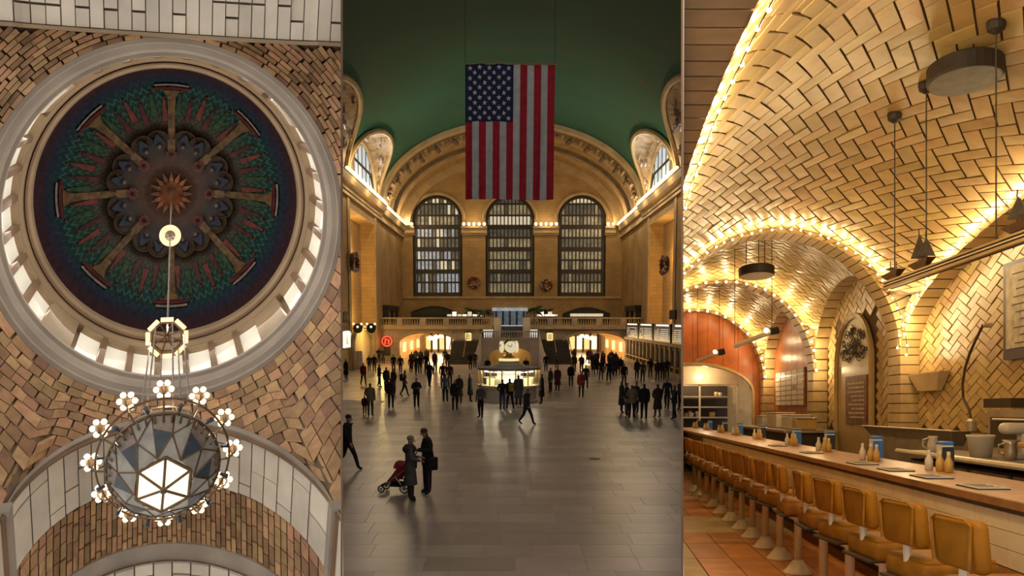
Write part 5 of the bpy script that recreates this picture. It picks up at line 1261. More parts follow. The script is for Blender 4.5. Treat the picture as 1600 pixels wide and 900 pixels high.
def vault(name, label, bay, Ya, Yb, u, top, b0, b1, far=True):
    par = thing(name, (LC_, bay.Yc, ZS), label, 'vault', T=RP, kind='structure')
    ex = [lplane(L0, 1), lplane(L1, -1), yplane(Ya, 1), yplane(Yb, -1)]
    mb = MB(RP); mb.extra = ex; mb.grid(lambda p, q: bay.pt(-.88+1.76*p, b0-.1+(b1-b0+.2)*q, -.02), 40, 40); mb.build('joint_bed', 'vault_joint', par, True, fix=False)
    T_ = []
    q2 = sqrt(.5); kb = .5             # pattern laid on the diagonal
    def ab(p, q): return (p+q)*q2, (q-p)*q2*kb
    R_ = 1.1/q2
    for p0, p1, q0, q1 in herring(-R_*2, R_*2, -R_*2, R_*2, u):
        am, bm_ = ab((p0+p1)/2, (q0+q1)/2)
        if not (-.9 < am < .9 and b0-.1 < bm_ < b1+.1): continue
        p = bay.pt(am, bm_); x, y = project(RP(p))
        if p[2] < ZS-.1 or not (L0-.2 < p[0] < L1+.2 and Ya-.6 < p[1] < Yb+.6) or not (900 < x < 2100 and -420 < y < 900): continue
        P_ = [project(RP(bay.pt(*ab(a, b)))) for a, b in ((p0, q0), (p1, q0), (p1, q1), (p0, q1))]
        ar = abs(sum(P_[i][0]*P_[(i+1) % 4][1]-P_[(i+1) % 4][0]*P_[i][1] for i in range(4)))
        T_.append((ar if 1060 < x < 1606 and -6 < y < 900 else ar*1e-4, p0, p1, q0, q1))
    T_.sort(reverse=True); rest = MB(RP); rest.extra = ex; n = 0
    g = u*.055
    for ar, a0, a1, c0, c1 in T_:
        mb = MB(RP) if n < top else rest; mb.extra = ex; e = random.uniform(.0, .008); t1 = random.uniform(-.003, .003); t2 = random.uniform(-.003, .003)
        cn = ((a0+g, c0+g, -1, -1), (a1-g, c0+g, 1, -1), (a1-g, c1-g, 1, 1), (a0+g, c1-g, -1, 1))
        mb.hexa([bay.pt(*ab(a, b), -.018) for a, b, _, _ in cn]+[bay.pt(*ab(a, b), e+t1*sa+t2*sb) for a, b, sa, sb in cn])
        if n < top and mb.build('tile', 'vault_tile', par, fix=False): n += 1
    tag(rest.build('tile_field', 'vault_tile', par, fix=False), kind='stuff')
    return par
bay1 = Bay(.527*P1, .473*P1); bay2 = Bay((P1+.5+P2)/2, (P2-P1-.5)/2); bay3 = Bay((P2+.45+P3)/2, (P3-P2-.45)/2)
vault('ceiling_main', 'cream herringbone tiled vault over the counter stools', bay1, .7, P1, .060, 300, -.45, .95)
vault('ceiling_second', 'herringbone tiled vault of the second bay with a drum lamp', bay2, P1+.5, P2, .060, 120, -.95, .95)
vault('ceiling_third', 'herringbone tiled vault of the third bay before the orange wall', bay3, P2+.45, P3, .075, 60, -.95, .95)
# transverse arches and their piers
def tarch(name, label, Y, th, n, rin=0):
    par = thing(name, (LC_, Y, ZS), label, 'arch', T=RP, kind='structure')
    r = HWR
    mb = MB(RP); mb.grid(lambda u, v: (LC_-(r+.015)*cos(pi*u), Y+th*v, ZS+(r+.015)*sin(pi*u)), 48, 1); mb.build('joint_bed', 'vault_joint', par, True)
    for k in range(n):
        a0, a1 = pi*(k+.06)/n, pi*(k+.94)/n
        mb = MB(RP); mb.hexa([(LC_-rr*cos(a), y, ZS+rr*sin(a)) for rr in (r-.012, r+.30) for a, y in ((a0, Y), (a1, Y), (a1, Y+th), (a0, Y+th))]); mb.build('voussoir', 'pier_tile', par, fix=False)
    nb = 15 if Y < 13 else 10
    for k in range(nb):
        z0, z1 = ZS*(k+.05)/nb, ZS*(k+.95)/nb
        mb = MB(RP); mb.bx(L1-.012, L1+.275, Y, Y+th, z0, z1); mb.build('pier_block', 'pier_tile', par, fix=False)
    mb = MB(RP); mb.bx(L1, L1+.26, Y+.01, Y+th-.01, 0, ZS+.3); mb.build('pier_core', 'vault_joint', par)
    return par
tarch('arch_first', 'tiled transverse arch between the first and second bays', P1, .5, 44)
tarch('arch_second', 'tiled transverse arch between the second and third bays', P2, .45, 34)
tarch('arch_third', 'tiled transverse arch before the orange end wall', P3, .4, 26)
# long arches along the walls
def larch(name, label, l0, l1, bay, Ya, Yb, n, m, ya=None):
    par = thing(name, (l0, bay.Yc, ZS), label, 'arch', T=RP, kind='structure')
    hl = bay.B*.654; rise = 1.54
    def cv(a, l, d=0): return (l, bay.Yc-(hl+d)*cos(a), ZS+(rise+d)*sin(a))
    mb = MB(RP); mb.grid(lambda u, v: cv(pi*u, l0+(l1-l0)*v, .015), 60, 1); mb.build('joint_bed', 'vault_joint', par, True)
    for k in range(n):
        a0, a1 = pi*(k+.06)/n, pi*(k+.94)/n
        if bay.Yc-hl*cos(a1) < 2.6: continue
        mb = MB(RP); mb.hexa([cv(a, l, d) for d in (-.01, .25) for a, l in ((a0, l0), (a1, l0), (a1, l1), (a0, l1))]); mb.build('voussoir', m, par, fix=False)
    return par
larch('arch_wall_first', 'tiled wall arch framing the herringbone wall behind the counter', L1, L1+.27, bay1, 0, P1, 44, 'pier_tile')
larch('arch_wall_second', 'tiled wall arch over the ornate niche', L1, L1+.27, bay2, 0, P2, 22, 'pier_tile')
larch('arch_wall_third', 'tiled wall arch over the menu board', L1, L1+.27, bay3, 0, P3, 18, 'pier_tile')
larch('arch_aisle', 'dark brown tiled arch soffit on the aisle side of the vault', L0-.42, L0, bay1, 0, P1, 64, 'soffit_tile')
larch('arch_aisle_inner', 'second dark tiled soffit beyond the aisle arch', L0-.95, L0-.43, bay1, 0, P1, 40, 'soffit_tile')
# walls behind the counter
LW = L1+.27
W = thing('wall_counter', (LW, 9, 0), 'cream herringbone tile wall behind the service counter', 'wall', T=RP, kind='structure')
mb = MB(RP); mb.bx(LW+.012, LW+.3, 2.5, P1, 0, 4.2); mb.build('joint_bed', 'vault_joint', W)
mb = MB(RP); mb.bx(LW+.101, LW+.4, 2.5, P3+.6, 0, 4.6); mb.build('backing', 'vault_joint', W)
KY = 1.9; wt = []
c45 = sqrt(.5)
ex = [yplane(6.4, 1), yplane(P1, -1), (Vector((0, 0, 1)), 1.02)]
for a0, a1, b0, b1 in herring(-6, 6, -6, 6, .098):
    co = []
    for a, b in ((a0+.006, b0+.006), (a1-.006, b0+.006), (a1-.006, b1-.006), (a0+.006, b1-.006)):
        co.append((10.5+(a-b)*c45*KY, 2.2+(a+b)*c45))
    yc, zc = sum(q[0] for q in co)/4, sum(q[1] for q in co)/4
    if not (6.4 < yc < P1+.15 and 1.0 < zc < 3.75): continue
    hl = bay1.B*.654
    if zc > ZS+1.54*sqrt(max(0, 1-((yc-bay1.Yc)/hl)**2))+.12: continue
    e = random.uniform(.004, .018)
    mb = MB(RP); mb.extra = ex; mb.hexa([(LW+.02, y, z) for y, z in co]+[(LW-e, y, z) for y, z in co]); mb.build('tile', 'vault_tile', W, fix=False)
for k in range(14):
    mb = MB(RP); y0 = 6.4+k*.4; mb.bx(LW-.03, LW+.02, y0+.012, y0+.388, .80, 1.01); mb.build('skirting_tile', 'pier_tile', W, fix=False)
W = thing('wall_niche', (LW, 14.5, 0), 'tiled wall of the second bay with an arched niche', 'wall', T=RP, kind='structure')
mb = MB(RP); mb.bx(LW+.012, LW+.3, P1+.5, P2, 0, 4); mb.build('joint_bed', 'vault_joint', W)
for a0, a1, b0, b1 in herring(-4, 4, -4, 4, .12):
    co = [(14.6+(a-b)*c45*1.5, 2.2+(a+b)*c45) for a, b in ((a0+.007, b0+.007), (a1-.007, b0+.007), (a1-.007, b1-.007), (a0+.007, b1-.007))]
    yc, zc = sum(q[0] for q in co)/4, sum(q[1] for q in co)/4
    if not (P1+.5 < yc < P2 and .9 < zc < 3.7) or (abs(yc-14.9) < 1.1 and zc < 3.0): continue
    mb = MB(RP); mb.extra = [yplane(P1+.5, 1), yplane(P2, -1)]; e = random.uniform(.004, .016); mb.hexa([(LW+.02, y, z) for y, z in co]+[(LW-e, y, z) for y, z in co]); mb.build('tile', 'vault_tile', W, fix=False)
N_ = thing('wall_niche_panel', (LW-.05, 14.9, 0), 'arched niche with dark lacework lunette over a brown poster', 'niche', T=RP, kind='structure')
nz0, nz1 = 2.1, 2.96
mb = MB(RP); mb.bx(LW-.03, LW+.01, 13.92, 15.88, 0, nz0); mb.build('panel', 'pier_tile', N_)
mb = MB(RP); mb.prism([(13.92, nz0), (15.88, nz0)]+[(14.9+.98*cos(pi*k/14), nz0+(nz1-nz0)*sin(pi*k/14)) for k in range(15)], lambda y, z: (LW-.02, y, z), lambda y, z: (LW+.01, y, z)); mb.build('lunette', 'board_white', N_)
for k in range(56):
    g = random.uniform(.15, pi-.15); r = random.uniform(.2, .85); cy, cz = 14.9+.9*r*cos(g), nz0+.06+(nz1-nz0-.1)*r*sin(g)
    mb = MB(RP); mb.path([(LW-.04, cy+.13*(1-i/9)*cos(i*.9+k), cz+.075*(1-i/9)*sin(i*.9+k)) for i in range(8)], .010, 4); mb.build('lace_scroll', 'lace_dark', N_)
mb = MB(RP); mb.path([(LW-.05, 13.9, 0), (LW-.05, 13.9, nz0)]+[(LW-.05, 14.9-1.0*cos(pi*k/14), nz0+(nz1-nz0+.03)*sin(pi*k/14)) for k in range(1, 14)]+[(LW-.05, 15.9, nz0), (LW-.05, 15.9, 0)], .05, 5); mb.build('niche_frame', 'pier_tile', N_)
mb = MB(RP); mb.bx(LW-.06, LW-.03, 14.15, 15.3, 1.05, 1.9); mb.build('poster', 'poster_brown', N_)
for k in range(9): mb = MB(RP); mb.bx(LW-.066, LW-.06, 14.25, 15.2-.3*random.random(), 1.15+k*.075, 1.18+k*.075); mb.build('poster_line', 'map_paper', N_)
W = thing('wall_menu', (LW, 19, 0), 'glossy orange wood panel wall under the menu board', 'wall', T=RP, kind='structure')
for k in range(9):
    y0 = P2+.45+k*.49; mb = MB(RP); mb.bx(LW, LW+.1, y0+.004, y0+.486, 0, 3.7); mb.build('panel', 'orange_panel', W)
M_ = thing('menu_board', (LW-.05, 19.7, 1.38), 'white menu board of many cards on the orange wall', 'menu board', T=RP)
mb = MB(RP); mb.bx(LW-.05, LW-.005, 18.3, 21.1, 1.38, 2.24); mb.build('backing', 'wood_edge', M_)
for i in range(5):
    for j in range(7):
        if (i, j) == (1, 3): continue
        mb = MB(RP); mb.bx(LW-.06, LW-.05, 18.36+i*.55, 18.84+i*.55, 1.41+j*.118, 1.505+j*.118); mb.build('card', 'board_white', M_, fix=False)
# orange end wall with a low arched kitchen opening
YE = P3+.45
W = thing('wall_kitchen', (LC_, YE, 0), 'orange wood end wall around the low arched kitchen opening', 'wall', T=RP, kind='structure')
op = (LC_-1.6, LC_+1.6, 1.75, 2.5); n = 16
for x0, x1 in ((L0-.3, op[0]), (op[1], L1+.3)): mb = MB(RP); mb.bx(x0, x1, YE, YE+.2, 0, 4); mb.build('panel', 'orange_panel', W)
for k in range(8):
    x0, x1 = op[0]+3.2*k/8, op[0]+3.2*(k+1)/8
    f = lambda x: op[2]+(op[3]-op[2])*sqrt(max(0, 1-((x-LC_)/1.6)**2))
    mb = MB(RP); mb.prism([(x0+.004, 4)]+[(x0+.004+(x1-x0-.008)*i/4, f(x0+(x1-x0)*i/4)) for i in range(5)]+[(x1-.004, 4)], lambda x, z: (x, YE, z), lambda x, z: (x, YE+.2, z)); mb.build('panel', 'orange_panel', W)
mb = MB(RP); mb.path([(op[0], YE-.02, 0), (op[0], YE-.02, op[2])]+[(LC_-1.6*cos(pi*k/n), YE-.02, op[2]+.75*sin(pi*k/n)) for k in range(1, n)]+[(op[1], YE-.02, op[2]), (op[1], YE-.02, 0)], .05, 5); mb.build('arch_trim', 'pier_tile', W)
K = thing('kitchen', (LC_, YE+2, 0), 'pale kitchen alcove with shelves seen through the low arch', 'kitchen', T=RP, kind='structure')
mb = MB(RP); mb.bx(L0-.5, L1+.5, YE+3, YE+3.2, 0, 3); mb.build('back_wall', 'pier_tile', K)
mb = MB(RP); mb.bx(L0-.5, L1-.4, YE+.9, YE+1.1, 2.0, 2.6); mb.build('fascia', 'cream_tile', K)
mb = MB(RP); mb.bx(L0-.5, L1+.5, YE+.2, YE+3.1, 2.6, 2.75); mb.build('soffit', 'cream_tile', K)
mb = MB(RP); mb.bx(L0-.5, L1-.4, YE+2.8, YE+3.0, 0, 2.0); mb.build('dark_back', 'dark_wood', K)
for z in (1.05, 1.35, 1.65): mb = MB(RP); mb.bx(L0-.5, L1-.5, YE+2.0, YE+2.7, z, z+.04); mb.build('shelf', 'steel', K)
for x in (1.9, 3.0, 4.05): mb = MB(RP); mb.bx(x, x+.05, YE+1.0, YE+1.06, 0, 2.0); mb.build('shelf_post', 'chrome_warm', K)
for i in range(16):
    x = 1.5+random.random()*2.4; z = random.choice((1.09, 1.39, 1.69)); mb = MB(RP); h = random.uniform(.1, .2); mb.lathe([(.05, 0), (.07, h*.6), (.05, h)], (x, YE+2.3, z), 8); mb.build('stacked_dish', random.choice(('white_plastic', 'steel', 'mustard')), K)
lamp('kitchen_light', RP((LC_+.4, YE+.5, 2.2)), 14, (1, .82, .55), .2, K)  # unseen lamp added before the fascia to brighten it
lamp('kitchen_light', RP((LC_+.4, YE+1.8, 2.3)), 40, (1, .82, .55), .2, K)
# bounce panel added along the aisle side to brighten the counter front
mb = MB(); ka = KP+.0011      # unseen cream sheet on the bar's side of the partition, reflects light
mb.poly([(ka*y, y, z) for y, z in ((4.3, 0), (20, 0), (20, 3.4), (4.3, 3.4))]); struct(mb.build('wall_aisle', 'cream_tile', clip=False), 'cream lining of the partition on the bar side', 'wall')
# strings of bulbs along the arch edges
def bulbs(name, label, pts, step, r, power, every, off=(0, 0, 0)):
    S_ = thing(name, pts[0], label, 'string lights', 'bulb strings along the vault arches', T=RP)
    mb = MB(RP); mb.path(pts, .006, 4); mb.build('wire', 'wire_dark', S_)
    W_ = [RP(p) for p in pts]; d = 0; k = 0; acc = 0
    for a, b in zip(W_, W_[1:]):
        L_ = (b-a).length
        while acc <= d+L_:
            p = a.lerp(b, (acc-d)/L_) + Vector((random.uniform(-.015, .015), 0, random.uniform(-.03, .0)))
            x, y = project(p)
            if (1045 < x < 1660 and -60 < y < 900) or p.y < 4.2:
                mb = MB(); mb.ball(p, r, 8, 6); o = mb.build('bulb', 'string_bulb', S_, True, fix=False)
                if o and k % every == 0: lamp('string_light', p+Vector(off), power*(4.6 if p.y < 4.2 else 1), (1, .76, .40), .035, S_)  # unseen near bulbs are added and run stronger to brighten the counter front
                k += 1
            acc += step
        d += L_
    return S_
hl = bay1.B*.654
bulbs('string_lights', 'bulb string along the dark aisle arch', [(L0+.09, bay1.Yc-(hl-.1)*cos(pi*k/60), ZS+.015+1.54*sin(pi*k/60)) for k in range(3, 60)], .30, .017, 4.2, 1, (.045, 0, .02))
bulbs('string_lights', 'bulb string around the first transverse arch', [(LC_-(HWR-.0)*cos(pi*k/50), P1-.22, ZS+(HWR-.0)*sin(pi*k/50)) for k in range(51)], .14, .018, 2.2, 1, (0, -.07, 0))
bulbs('string_lights', 'bulb string along the wall arch above the counter', [(L1-.09, bay1.Yc+(hl-.1)*cos(pi*k/60), ZS+.015+1.54*sin(pi*k/60)) for k in range(1, 30)], .2, .017, 2.4, 1, (-.045, 0, .02))
bulbs('string_lights', 'bulb string around the second transverse arch', [(LC_-HWR*cos(pi*k/50), P2-.16, ZS+HWR*sin(pi*k/50)) for k in range(51)], .2, .028, 6, 2, (0, -.1, 0))
bulbs('string_lights', 'bulb string around the third transverse arch', [(LC_-HWR*cos(pi*k/50), P3-.16, ZS+HWR*sin(pi*k/50)) for k in range(51)], .24, .034, 9, 2, (0, -.12, 0))
# floor
Fl = thing('floor_bar', (1.5, 10, 0), 'terracotta tile floor with pale bands beside the stools', 'floor', T=RP, kind='structure')
mb = MB(RP); mb.bx(-4, 6, 2, 28, -.1, -.006); mb.build('bedding', 'grout', Fl)
bands = ((8.8, 10.2), (12.2, 13.0), (16.6, 17.4))
y = 4.0
while y < 22:
    b = next((q for q in bands if q[0]-.01 <= y < q[1]-.01), None)
    nxt = b[1] if b else min([q[0] for q in bands if q[0] > y+.01]+[99]); dy = (b[1]-y) if b else min(.82, nxt-y)
    if not b and nxt-y < .82*1.4: dy = nxt-y
    cs = [(.2, .93, 'pale_floor')]+([(.93+.9*k, .93+.9*(k+1), 'pale_floor') for k in range(2)] if b else [(.93+.30*k, .93+.30*(k+1), 'terracotta') for k in range(6)])
    for x0, x1, m_ in cs:
        mb = MB(RP); mb.bx(x0+.006, x1-.006, y+.012, y+dy-.012, -.03, random.uniform(-.002, 0)); mb.build('tile', m_, Fl, fix=False)
    y += dy
mb = MB(RP); mb.bx(2.75, LW, 3, 22, -.03, 0); mb.build('service_floor', 'dark_wood', Fl)
# counter
C = thing('bar_counter', (2.3, 10, 0), 'long lunch counter with pink stone top and cream tiled front', 'counter', T=RP)
mb = MB(RP); mb.bx(2.045, 2.65, 2.6, 20.5, .825, .86); mb.build('counter_top', 'counter_top', C)
mb = MB(RP); mb.bx(2.02, 2.047, 2.6, 20.5, .822, .862); mb.build('front_edge', 'wood_edge', C)
mb = MB(RP); mb.bx(2.06, 2.6, 2.6, 20.4, .5, .824); mb.build('body', 'grout', C)
mb = MB(RP); mb.bx(2.30, 2.6, 2.6, 20.4, 0, .5); mb.build('base', 'dark_wood', C)
mb = MB(RP); mb.bx(2.04, 2.32, 2.6, 20.4, .47, .52); mb.build('lower_rail', 'wood_edge', C)
mb = MB(RP); mb.tube((2.12, 2.6, .17), (2.12, 20, .17), .022, 8); mb.build('foot_rail', 'chrome_warm', C)
for k in range(72):
    for j in range(3):
        y0 = 2.7+k*.172; mb = MB(RP); mb.bx(2.045, 2.065, y0+.002, y0+.170, .525+j*.09+.0015, .525+(j+1)*.09-.0015); mb.build('tile', 'cream_tile', C, fix=False)
# stools
def make_stool():
    S_ = thing('counter_stool', (0, 0, 0), 'x', 'stool', 'swivel stools along the lunch counter')
    def sp_(name, m, fn, sm=False): mb = MB(); fn(mb); return mb.build(name, m, S_, sm, clip=False)
    sp_('base', 'chrome_warm', lambda b: b.lathe([(.115, 0), (.115, .012), (.095, .03), (.06, .075), (.036, .105)], n=20), True)
    sp_('column', 'chrome_warm', lambda b: b.lathe([(.030, .09), (.030, .43), (.05, .44), (.05, .47)], n=14), True)
    sp_('seat_pan', 'dark_wood', lambda b: b.rbox((0, 0, .475), (.34, .34, .02), .008))
    st = sp_('seat', 'leather_side', lambda b: b.rbox((0, .05, .525), (.36, .38, .115), .035, n=3), True)
    mb = MB(); mb.rbox((0, .05, .58), (.33, .35, .028), .013, n=2); mb.build('seat_cushion', 'leather_tan', st, True, clip=False)
    bk = sp_('backrest', 'leather_tan', lambda b: b.rbox((0, -.135, .752), (.33, .065, .215), .03, n=3, lean=.10), True)
    mb = MB(); mb.path([(-.125, -.178, .665), (-.14, -.180, .84), (-.10, -.182, .86), (.10, -.182, .86), (.14, -.180, .84), (.125, -.178, .665)], .007, 5); mb.build('piping', 'leather_side', bk, clip=False)
    sp_('back_bracket', 'chrome_warm', lambda b: b.path([(0, -.02, .472), (0, -.10, .478), (0, -.118, .56), (0, -.125, .68)], [.022, .022, .02, .018], 6))
    return S_
stool0 = make_stool()
sty = [3.42, 4.04, 4.68, 5.30, 5.90, 6.62, 7.25, 7.85, 8.48, 9.07, 9.75, 10.44, 11.14, 11.8, 12.6, 13.2]
swv = [3, 6, 2, 4, -6, -8, 4, -4, 8, 0, -6, 10, 2, 6, -4, 4]
ordn = 'end second third fourth fifth sixth seventh eighth ninth tenth eleventh twelfth thirteenth fourteenth fifteenth sixteenth'.split()
def clip_tree(o, M):
    for ch in o.children: clip_mesh(ch, M); clip_tree(ch, M)
def clip_mesh(o, wm):
    if o.type != 'MESH': return
    cut = [(n, f) for n, f in planes() if min(n.dot(wm @ v.co)-f for v in o.data.vertices) < 0]
    if not cut: return
    me = o.data.copy(); bm = bmesh.new(); bm.from_mesh(me); bmesh.ops.transform(bm, matrix=wm, verts=bm.verts)
    for n, f in cut: bmesh.ops.bisect_plane(bm, geom=bm.verts[:]+bm.edges[:]+bm.faces[:], plane_co=n*f, plane_no=n, clear_inner=True, dist=1e-5)
    bmesh.ops.transform(bm, matrix=wm.inverted(), verts=bm.verts); bm.to_mesh(me); bm.free(); o.data = me
for i, (yy, sw) in enumerate(zip(sty, swv)):
    p = RP((1.655, yy, .0)); M = Matrix.Translation(p) @ Matrix.Rotation(radians(-90+sw), 4, 'Z')
    o = stool0 if i == 0 else dup(stool0, M)
    if i == 0: o.matrix_world = M; WM[o.name] = M
    o['label'] = 'tan leather swivel stool, ' + (ordn[i]+' from the open end' if i else 'the one at the open end') + ' of the counter'
    if yy > 12: clip_tree(o, M)
# things on the counter
def on_counter(px, py): Y = F*(CAM.z-.86)/(py-CY); return (px-CX)/F*Y-SH*Y, Y
where = ['beside the steel work table', 'before the steel trough', 'before the ornate niche', 'next after the niche caddy', 'below the menu board', 'before the kitchen end', 'third from its far end', 'second from its far end', 'at its far end']
for i, (px, py) in enumerate(((1476, 735), (1365, 719), (1293, 705), (1242, 696), (1202, 686), (1167, 680), (1140, 676), (1118, 672), (1098, 669))):
    l, Y = on_counter(px, py); l = min(max(l, 2.3), 2.55)
    K = thing('condiment_caddy', (l, Y, .86), 'blue topped napkin holder with bottles on the counter, '+where[i], 'caddy', 'condiment sets on the lunch counter', T=RP)
    mb = MB(RP); mb.rbox((l+.03, Y+.03, .958), (.085, .11, .19), .008); mb.build('napkin_box', 'white_plastic', K)
    mb = MB(RP); mb.rbox((l+.03, Y+.03, 1.055), (.09, .12, .028), .01); mb.build('box_cap', 'cap_blue', K)
    mb = MB(RP); mb.bx(l-.014, l+.074, Y-.028, Y-.026, .88, 1.03); mb.build('label_panel', 'cap_blue' if i % 2 else 'menu_ink', K)
    for dx, dy, m_ in ((-.06, -.10, 'mustard'), (-.09, .02, 'white_plastic'), (-.05, -.22, 'mustard')):
        b_ = None; mb = MB(RP); mb.lathe([(.028, 0), (.03, .07), (.016, .10), (.012, .12)], (l+dx, Y+dy, .8625), 10); b_ = mb.build('bottle', m_, K, True)
        mb = MB(RP); mb.lathe([(.014, .118), (.014, .14), (.006, .145)], (l+dx, Y+dy, .8625), 8); mb.build('cap', 'white_plastic', b_)
mwh = ['beside the steel trough caddy', 'between the two large caddies', 'next to the black-labelled caddy', 'at the open end of the counter', 'before the ornate niche', 'before the pale storage boxes']
for i, (px, py) in enumerate(((1347, 725), (1399, 735), (1455, 746), (1535, 762), (1268, 708), (1215, 697))):
    l, Y = on_counter(px, py); K = thing('paper_menu', (l, Y, .862), 'folded paper menu lying '+mwh[i], 'menu', 'paper menus on the lunch counter', T=RP)
    mb = MB(RP); mb.bx(l-.09, l+.09, Y-.14, Y+.14, .8605, .866); mb.build('leaf', 'menu_ink', K)
    mb = MB(RP); mb.bx(l-.088, l+.088, Y-.135, Y+.135, .867, .872); mb.build('leaf', 'paper_menu', K)
    for k in range(5): mb = MB(RP); mb.bx(l-.07, l+.06-.02*(k % 2), Y-.10+k*.045, Y-.08+k*.045, .8722, .8728); mb.build('printed_line', 'menu_ink', K)
# service side
T_ = thing('steel_table', (3.9, 8, 0), 'stainless steel work table behind the counter', 'work table', T=RP)
mb = MB(RP); mb.rbox((3.95, 8.0, .81), (.7, 3.4, .04), .01); mb.build('table_top', 'steel', T_)
mb = MB(RP); mb.tube((3.58, 6.3, .82), (3.58, 9.7, .82), .03, 8); mb.build('front_roll', 'chrome_warm', T_)
mb = MB(RP); mb.bx(3.7, 4.28, 6.4, 9.6, .05, .74); mb.build('cabinet', 'dark_wood', T_)
for k in range(4): mb = MB(RP); mb.bx(3.66, 3.70, 6.5+k*.8, 7.2+k*.8, .45, .72); mb.build('drawer', 'steel', T_)
T_ = thing('steel_trough', (4.45, 11.2, .2), 'long stainless steel trough sink against the tiled wall', 'sink', T=RP)
mb = MB(RP); mb.hexa([(x, y, z) for z, x0, ya, yb in ((.87, 4.34, 9.95, 12.75), (1.045, 4.24, 9.75, 12.95)) for x, y in ((x0, ya), (4.47, ya), (4.47, yb), (x0, yb))]); mb.build('basin', 'steel', T_)
mb = MB(RP); mb.tube((4.24, 9.75, 1.05), (4.24, 12.95, 1.05), .012, 6); mb.build('rim', 'chrome_warm', T_)
mb = MB(RP); mb.bx(4.3, 4.47, 9.8, 12.9, .2, .87); mb.build('skirt', 'steel', T_)
for y in (9.9, 12.8): mb = MB(RP); mb.bx(4.35, 4.42, y-.04, y+.04, 0, .2); mb.build('leg', 'chrome_warm', T_)
K = thing('ice_bucket', (3.85, 8.2, .83), 'white plastic bucket on the steel work table', 'bucket', T=RP)
mb = MB(RP); mb.lathe([(.10, 0), (.125, .19), (.135, .2), (.135, .22), (.12, .22), (.095, .02)], (3.85, 8.2, .831), 18); mb.build('pail', 'white_plastic', K, True)
mb = MB(RP); mb.path([(3.85-.13*cos(pi*k/8), 8.2, 1.03+.02*sin(pi*k/8)) for k in range(9)], .006, 5); mb.build('bail_handle', 'chrome_warm', K)
for l, Y, m_, lab in ((3.9, 7.72, 'steel', 'steel jug beside the white bucket'), (3.75, 6.95, 'steel', 'steel jug at the near end of the work table'), (3.75, 9.1, 'white_plastic', 'pale jug on the work table by the trough sink')):
    K = thing('serving_jug', (l, Y, .83), lab, 'jug', 'serving jugs on the work table', T=RP)
    mb = MB(RP); mb.lathe([(.05, 0), (.062, .08), (.045, .15), (.055, .18)], (l, Y, .831), 14); mb.build('jug_body', m_, K, True)
    mb = MB(RP); mb.path([(l-.05, Y, .99), (l-.11, Y, .97), (l-.11, Y, .90), (l-.055, Y, .87)], .008, 5); mb.build('jug_handle', m_, K)
K = thing('mixer', (4.05, 7.95, .83), 'pale countertop mixer on the steel work table', 'mixer', T=RP)
mb = MB(RP); mb.rbox((4.08, 7.95, .86), (.2, .3, .06), .02); mb.build('mixer_base', 'white_plastic', K)
mb = MB(RP); mb.rbox((4.14, 7.95, .98), (.08, .12, .2), .02); mb.build('stand', 'white_plastic', K)
mb = MB(RP); mb.rbox((4.05, 7.95, 1.12), (.26, .16, .11), .05, n=3); mb.build('mixer_head', 'white_plastic', K, True)
mb = MB(RP); mb.lathe([(.04, 0), (.075, .1), (.078, .12)], (4.02, 7.95, .89), 14); mb.build('bowl', 'steel', K, True)
K = thing('plate_warmer', (4.35, 8.6, .6), 'dark steel oven cabinet against the tiled wall', 'oven', T=RP)
mb = MB(RP); mb.bx(4.3, 4.72, 7.4, 9.0, .83, 1.30); mb.build('cabinet_body', 'steel', K)
mb = MB(RP); mb.bx(4.28, 4.3, 7.5, 8.9, .9, 1.22); mb.build('oven_door', 'dark_wood', K)
mb = MB(RP); mb.tube((4.26, 7.6, 1.2), (4.26, 8.8, 1.2), .012, 6); mb.build('handle', 'chrome_warm', K)
mb = MB(RP); mb.bx(4.35, 4.72, 8.6, 9.2, 1.32, 1.42); mb.build('vent_box', 'dark_wood', K)
mb = MB(RP); mb.rbox((4.05, 7.35, .98), (.3, .5, .05), .015); tag(mb.build('tray', 'mustard'), 'mustard yellow tray held beside the oven cabinet', 'tray')
# spray hose on the wall
K = thing('spray_faucet', (4.6, 10.6, 1.05), 'tall curved spray faucet rising over the trough sink', 'faucet', T=RP)
pts = [(px, py) for px, py in ((1518, 658), (1514, 640), (1505, 622), (1504, 600), (1508, 575), (1516, 550), (1526, 528), (1536, 508))]
l_ = 4.62; P3_ = [(l_, *rw(px, py, l_)) for px, py in pts]
mb = MB(RP); mb.path(P3_, .018, 6); mb.build('riser', 'lace_dark', K)
mb = MB(RP); e = P3_[-1]; mb.tube(e, (e[0]+.1, e[1], e[2]), .03, 8); mb.build('wall_bracket', 'steel', K)
mb = MB(RP); e = P3_[0]; mb.lathe([(.06, -.12), (.06, 0), (.03, .03)], e, 10); mb.build('valve', 'steel', K)
K = thing('wall_sconce', (LW-.1, 11.45, 1.55), 'pale trapezoid wall uplight on the herringbone wall', 'wall lamp', T=RP)
mb = MB(RP); mb.hexa([(x, y, z) for z, d, ya, yb in ((1.56, .07, 11.2, 11.85), (1.80, .15, 10.95, 12.0)) for x, y in ((LW-.02-d, ya), (LW-.02, ya), (LW-.02, yb), (LW-.02-d, yb))]); mb.build('shade', 'cream_tile', K)
mb = MB(RP); mb.bx(LW-.16, LW-.02, 10.94, 11.99, 1.80, 1.815); mb.build('lip', 'pier_tile', K)
K = thing('framed_chart', (LW-.04, 8.8, 1.88), 'pale framed chart with blue border high on the tiled wall', 'chart', T=RP)
mb = MB(RP); mb.bx(LW-.06, LW-.025, 7.9, 9.46, 1.86, 2.95); mb.build('frame', 'frame_blue', K)
mb = MB(RP); mb.bx(LW-.07, LW-.06, 7.96, 9.38, 1.98, 2.90); mb.build('sheet', 'map_paper', K)
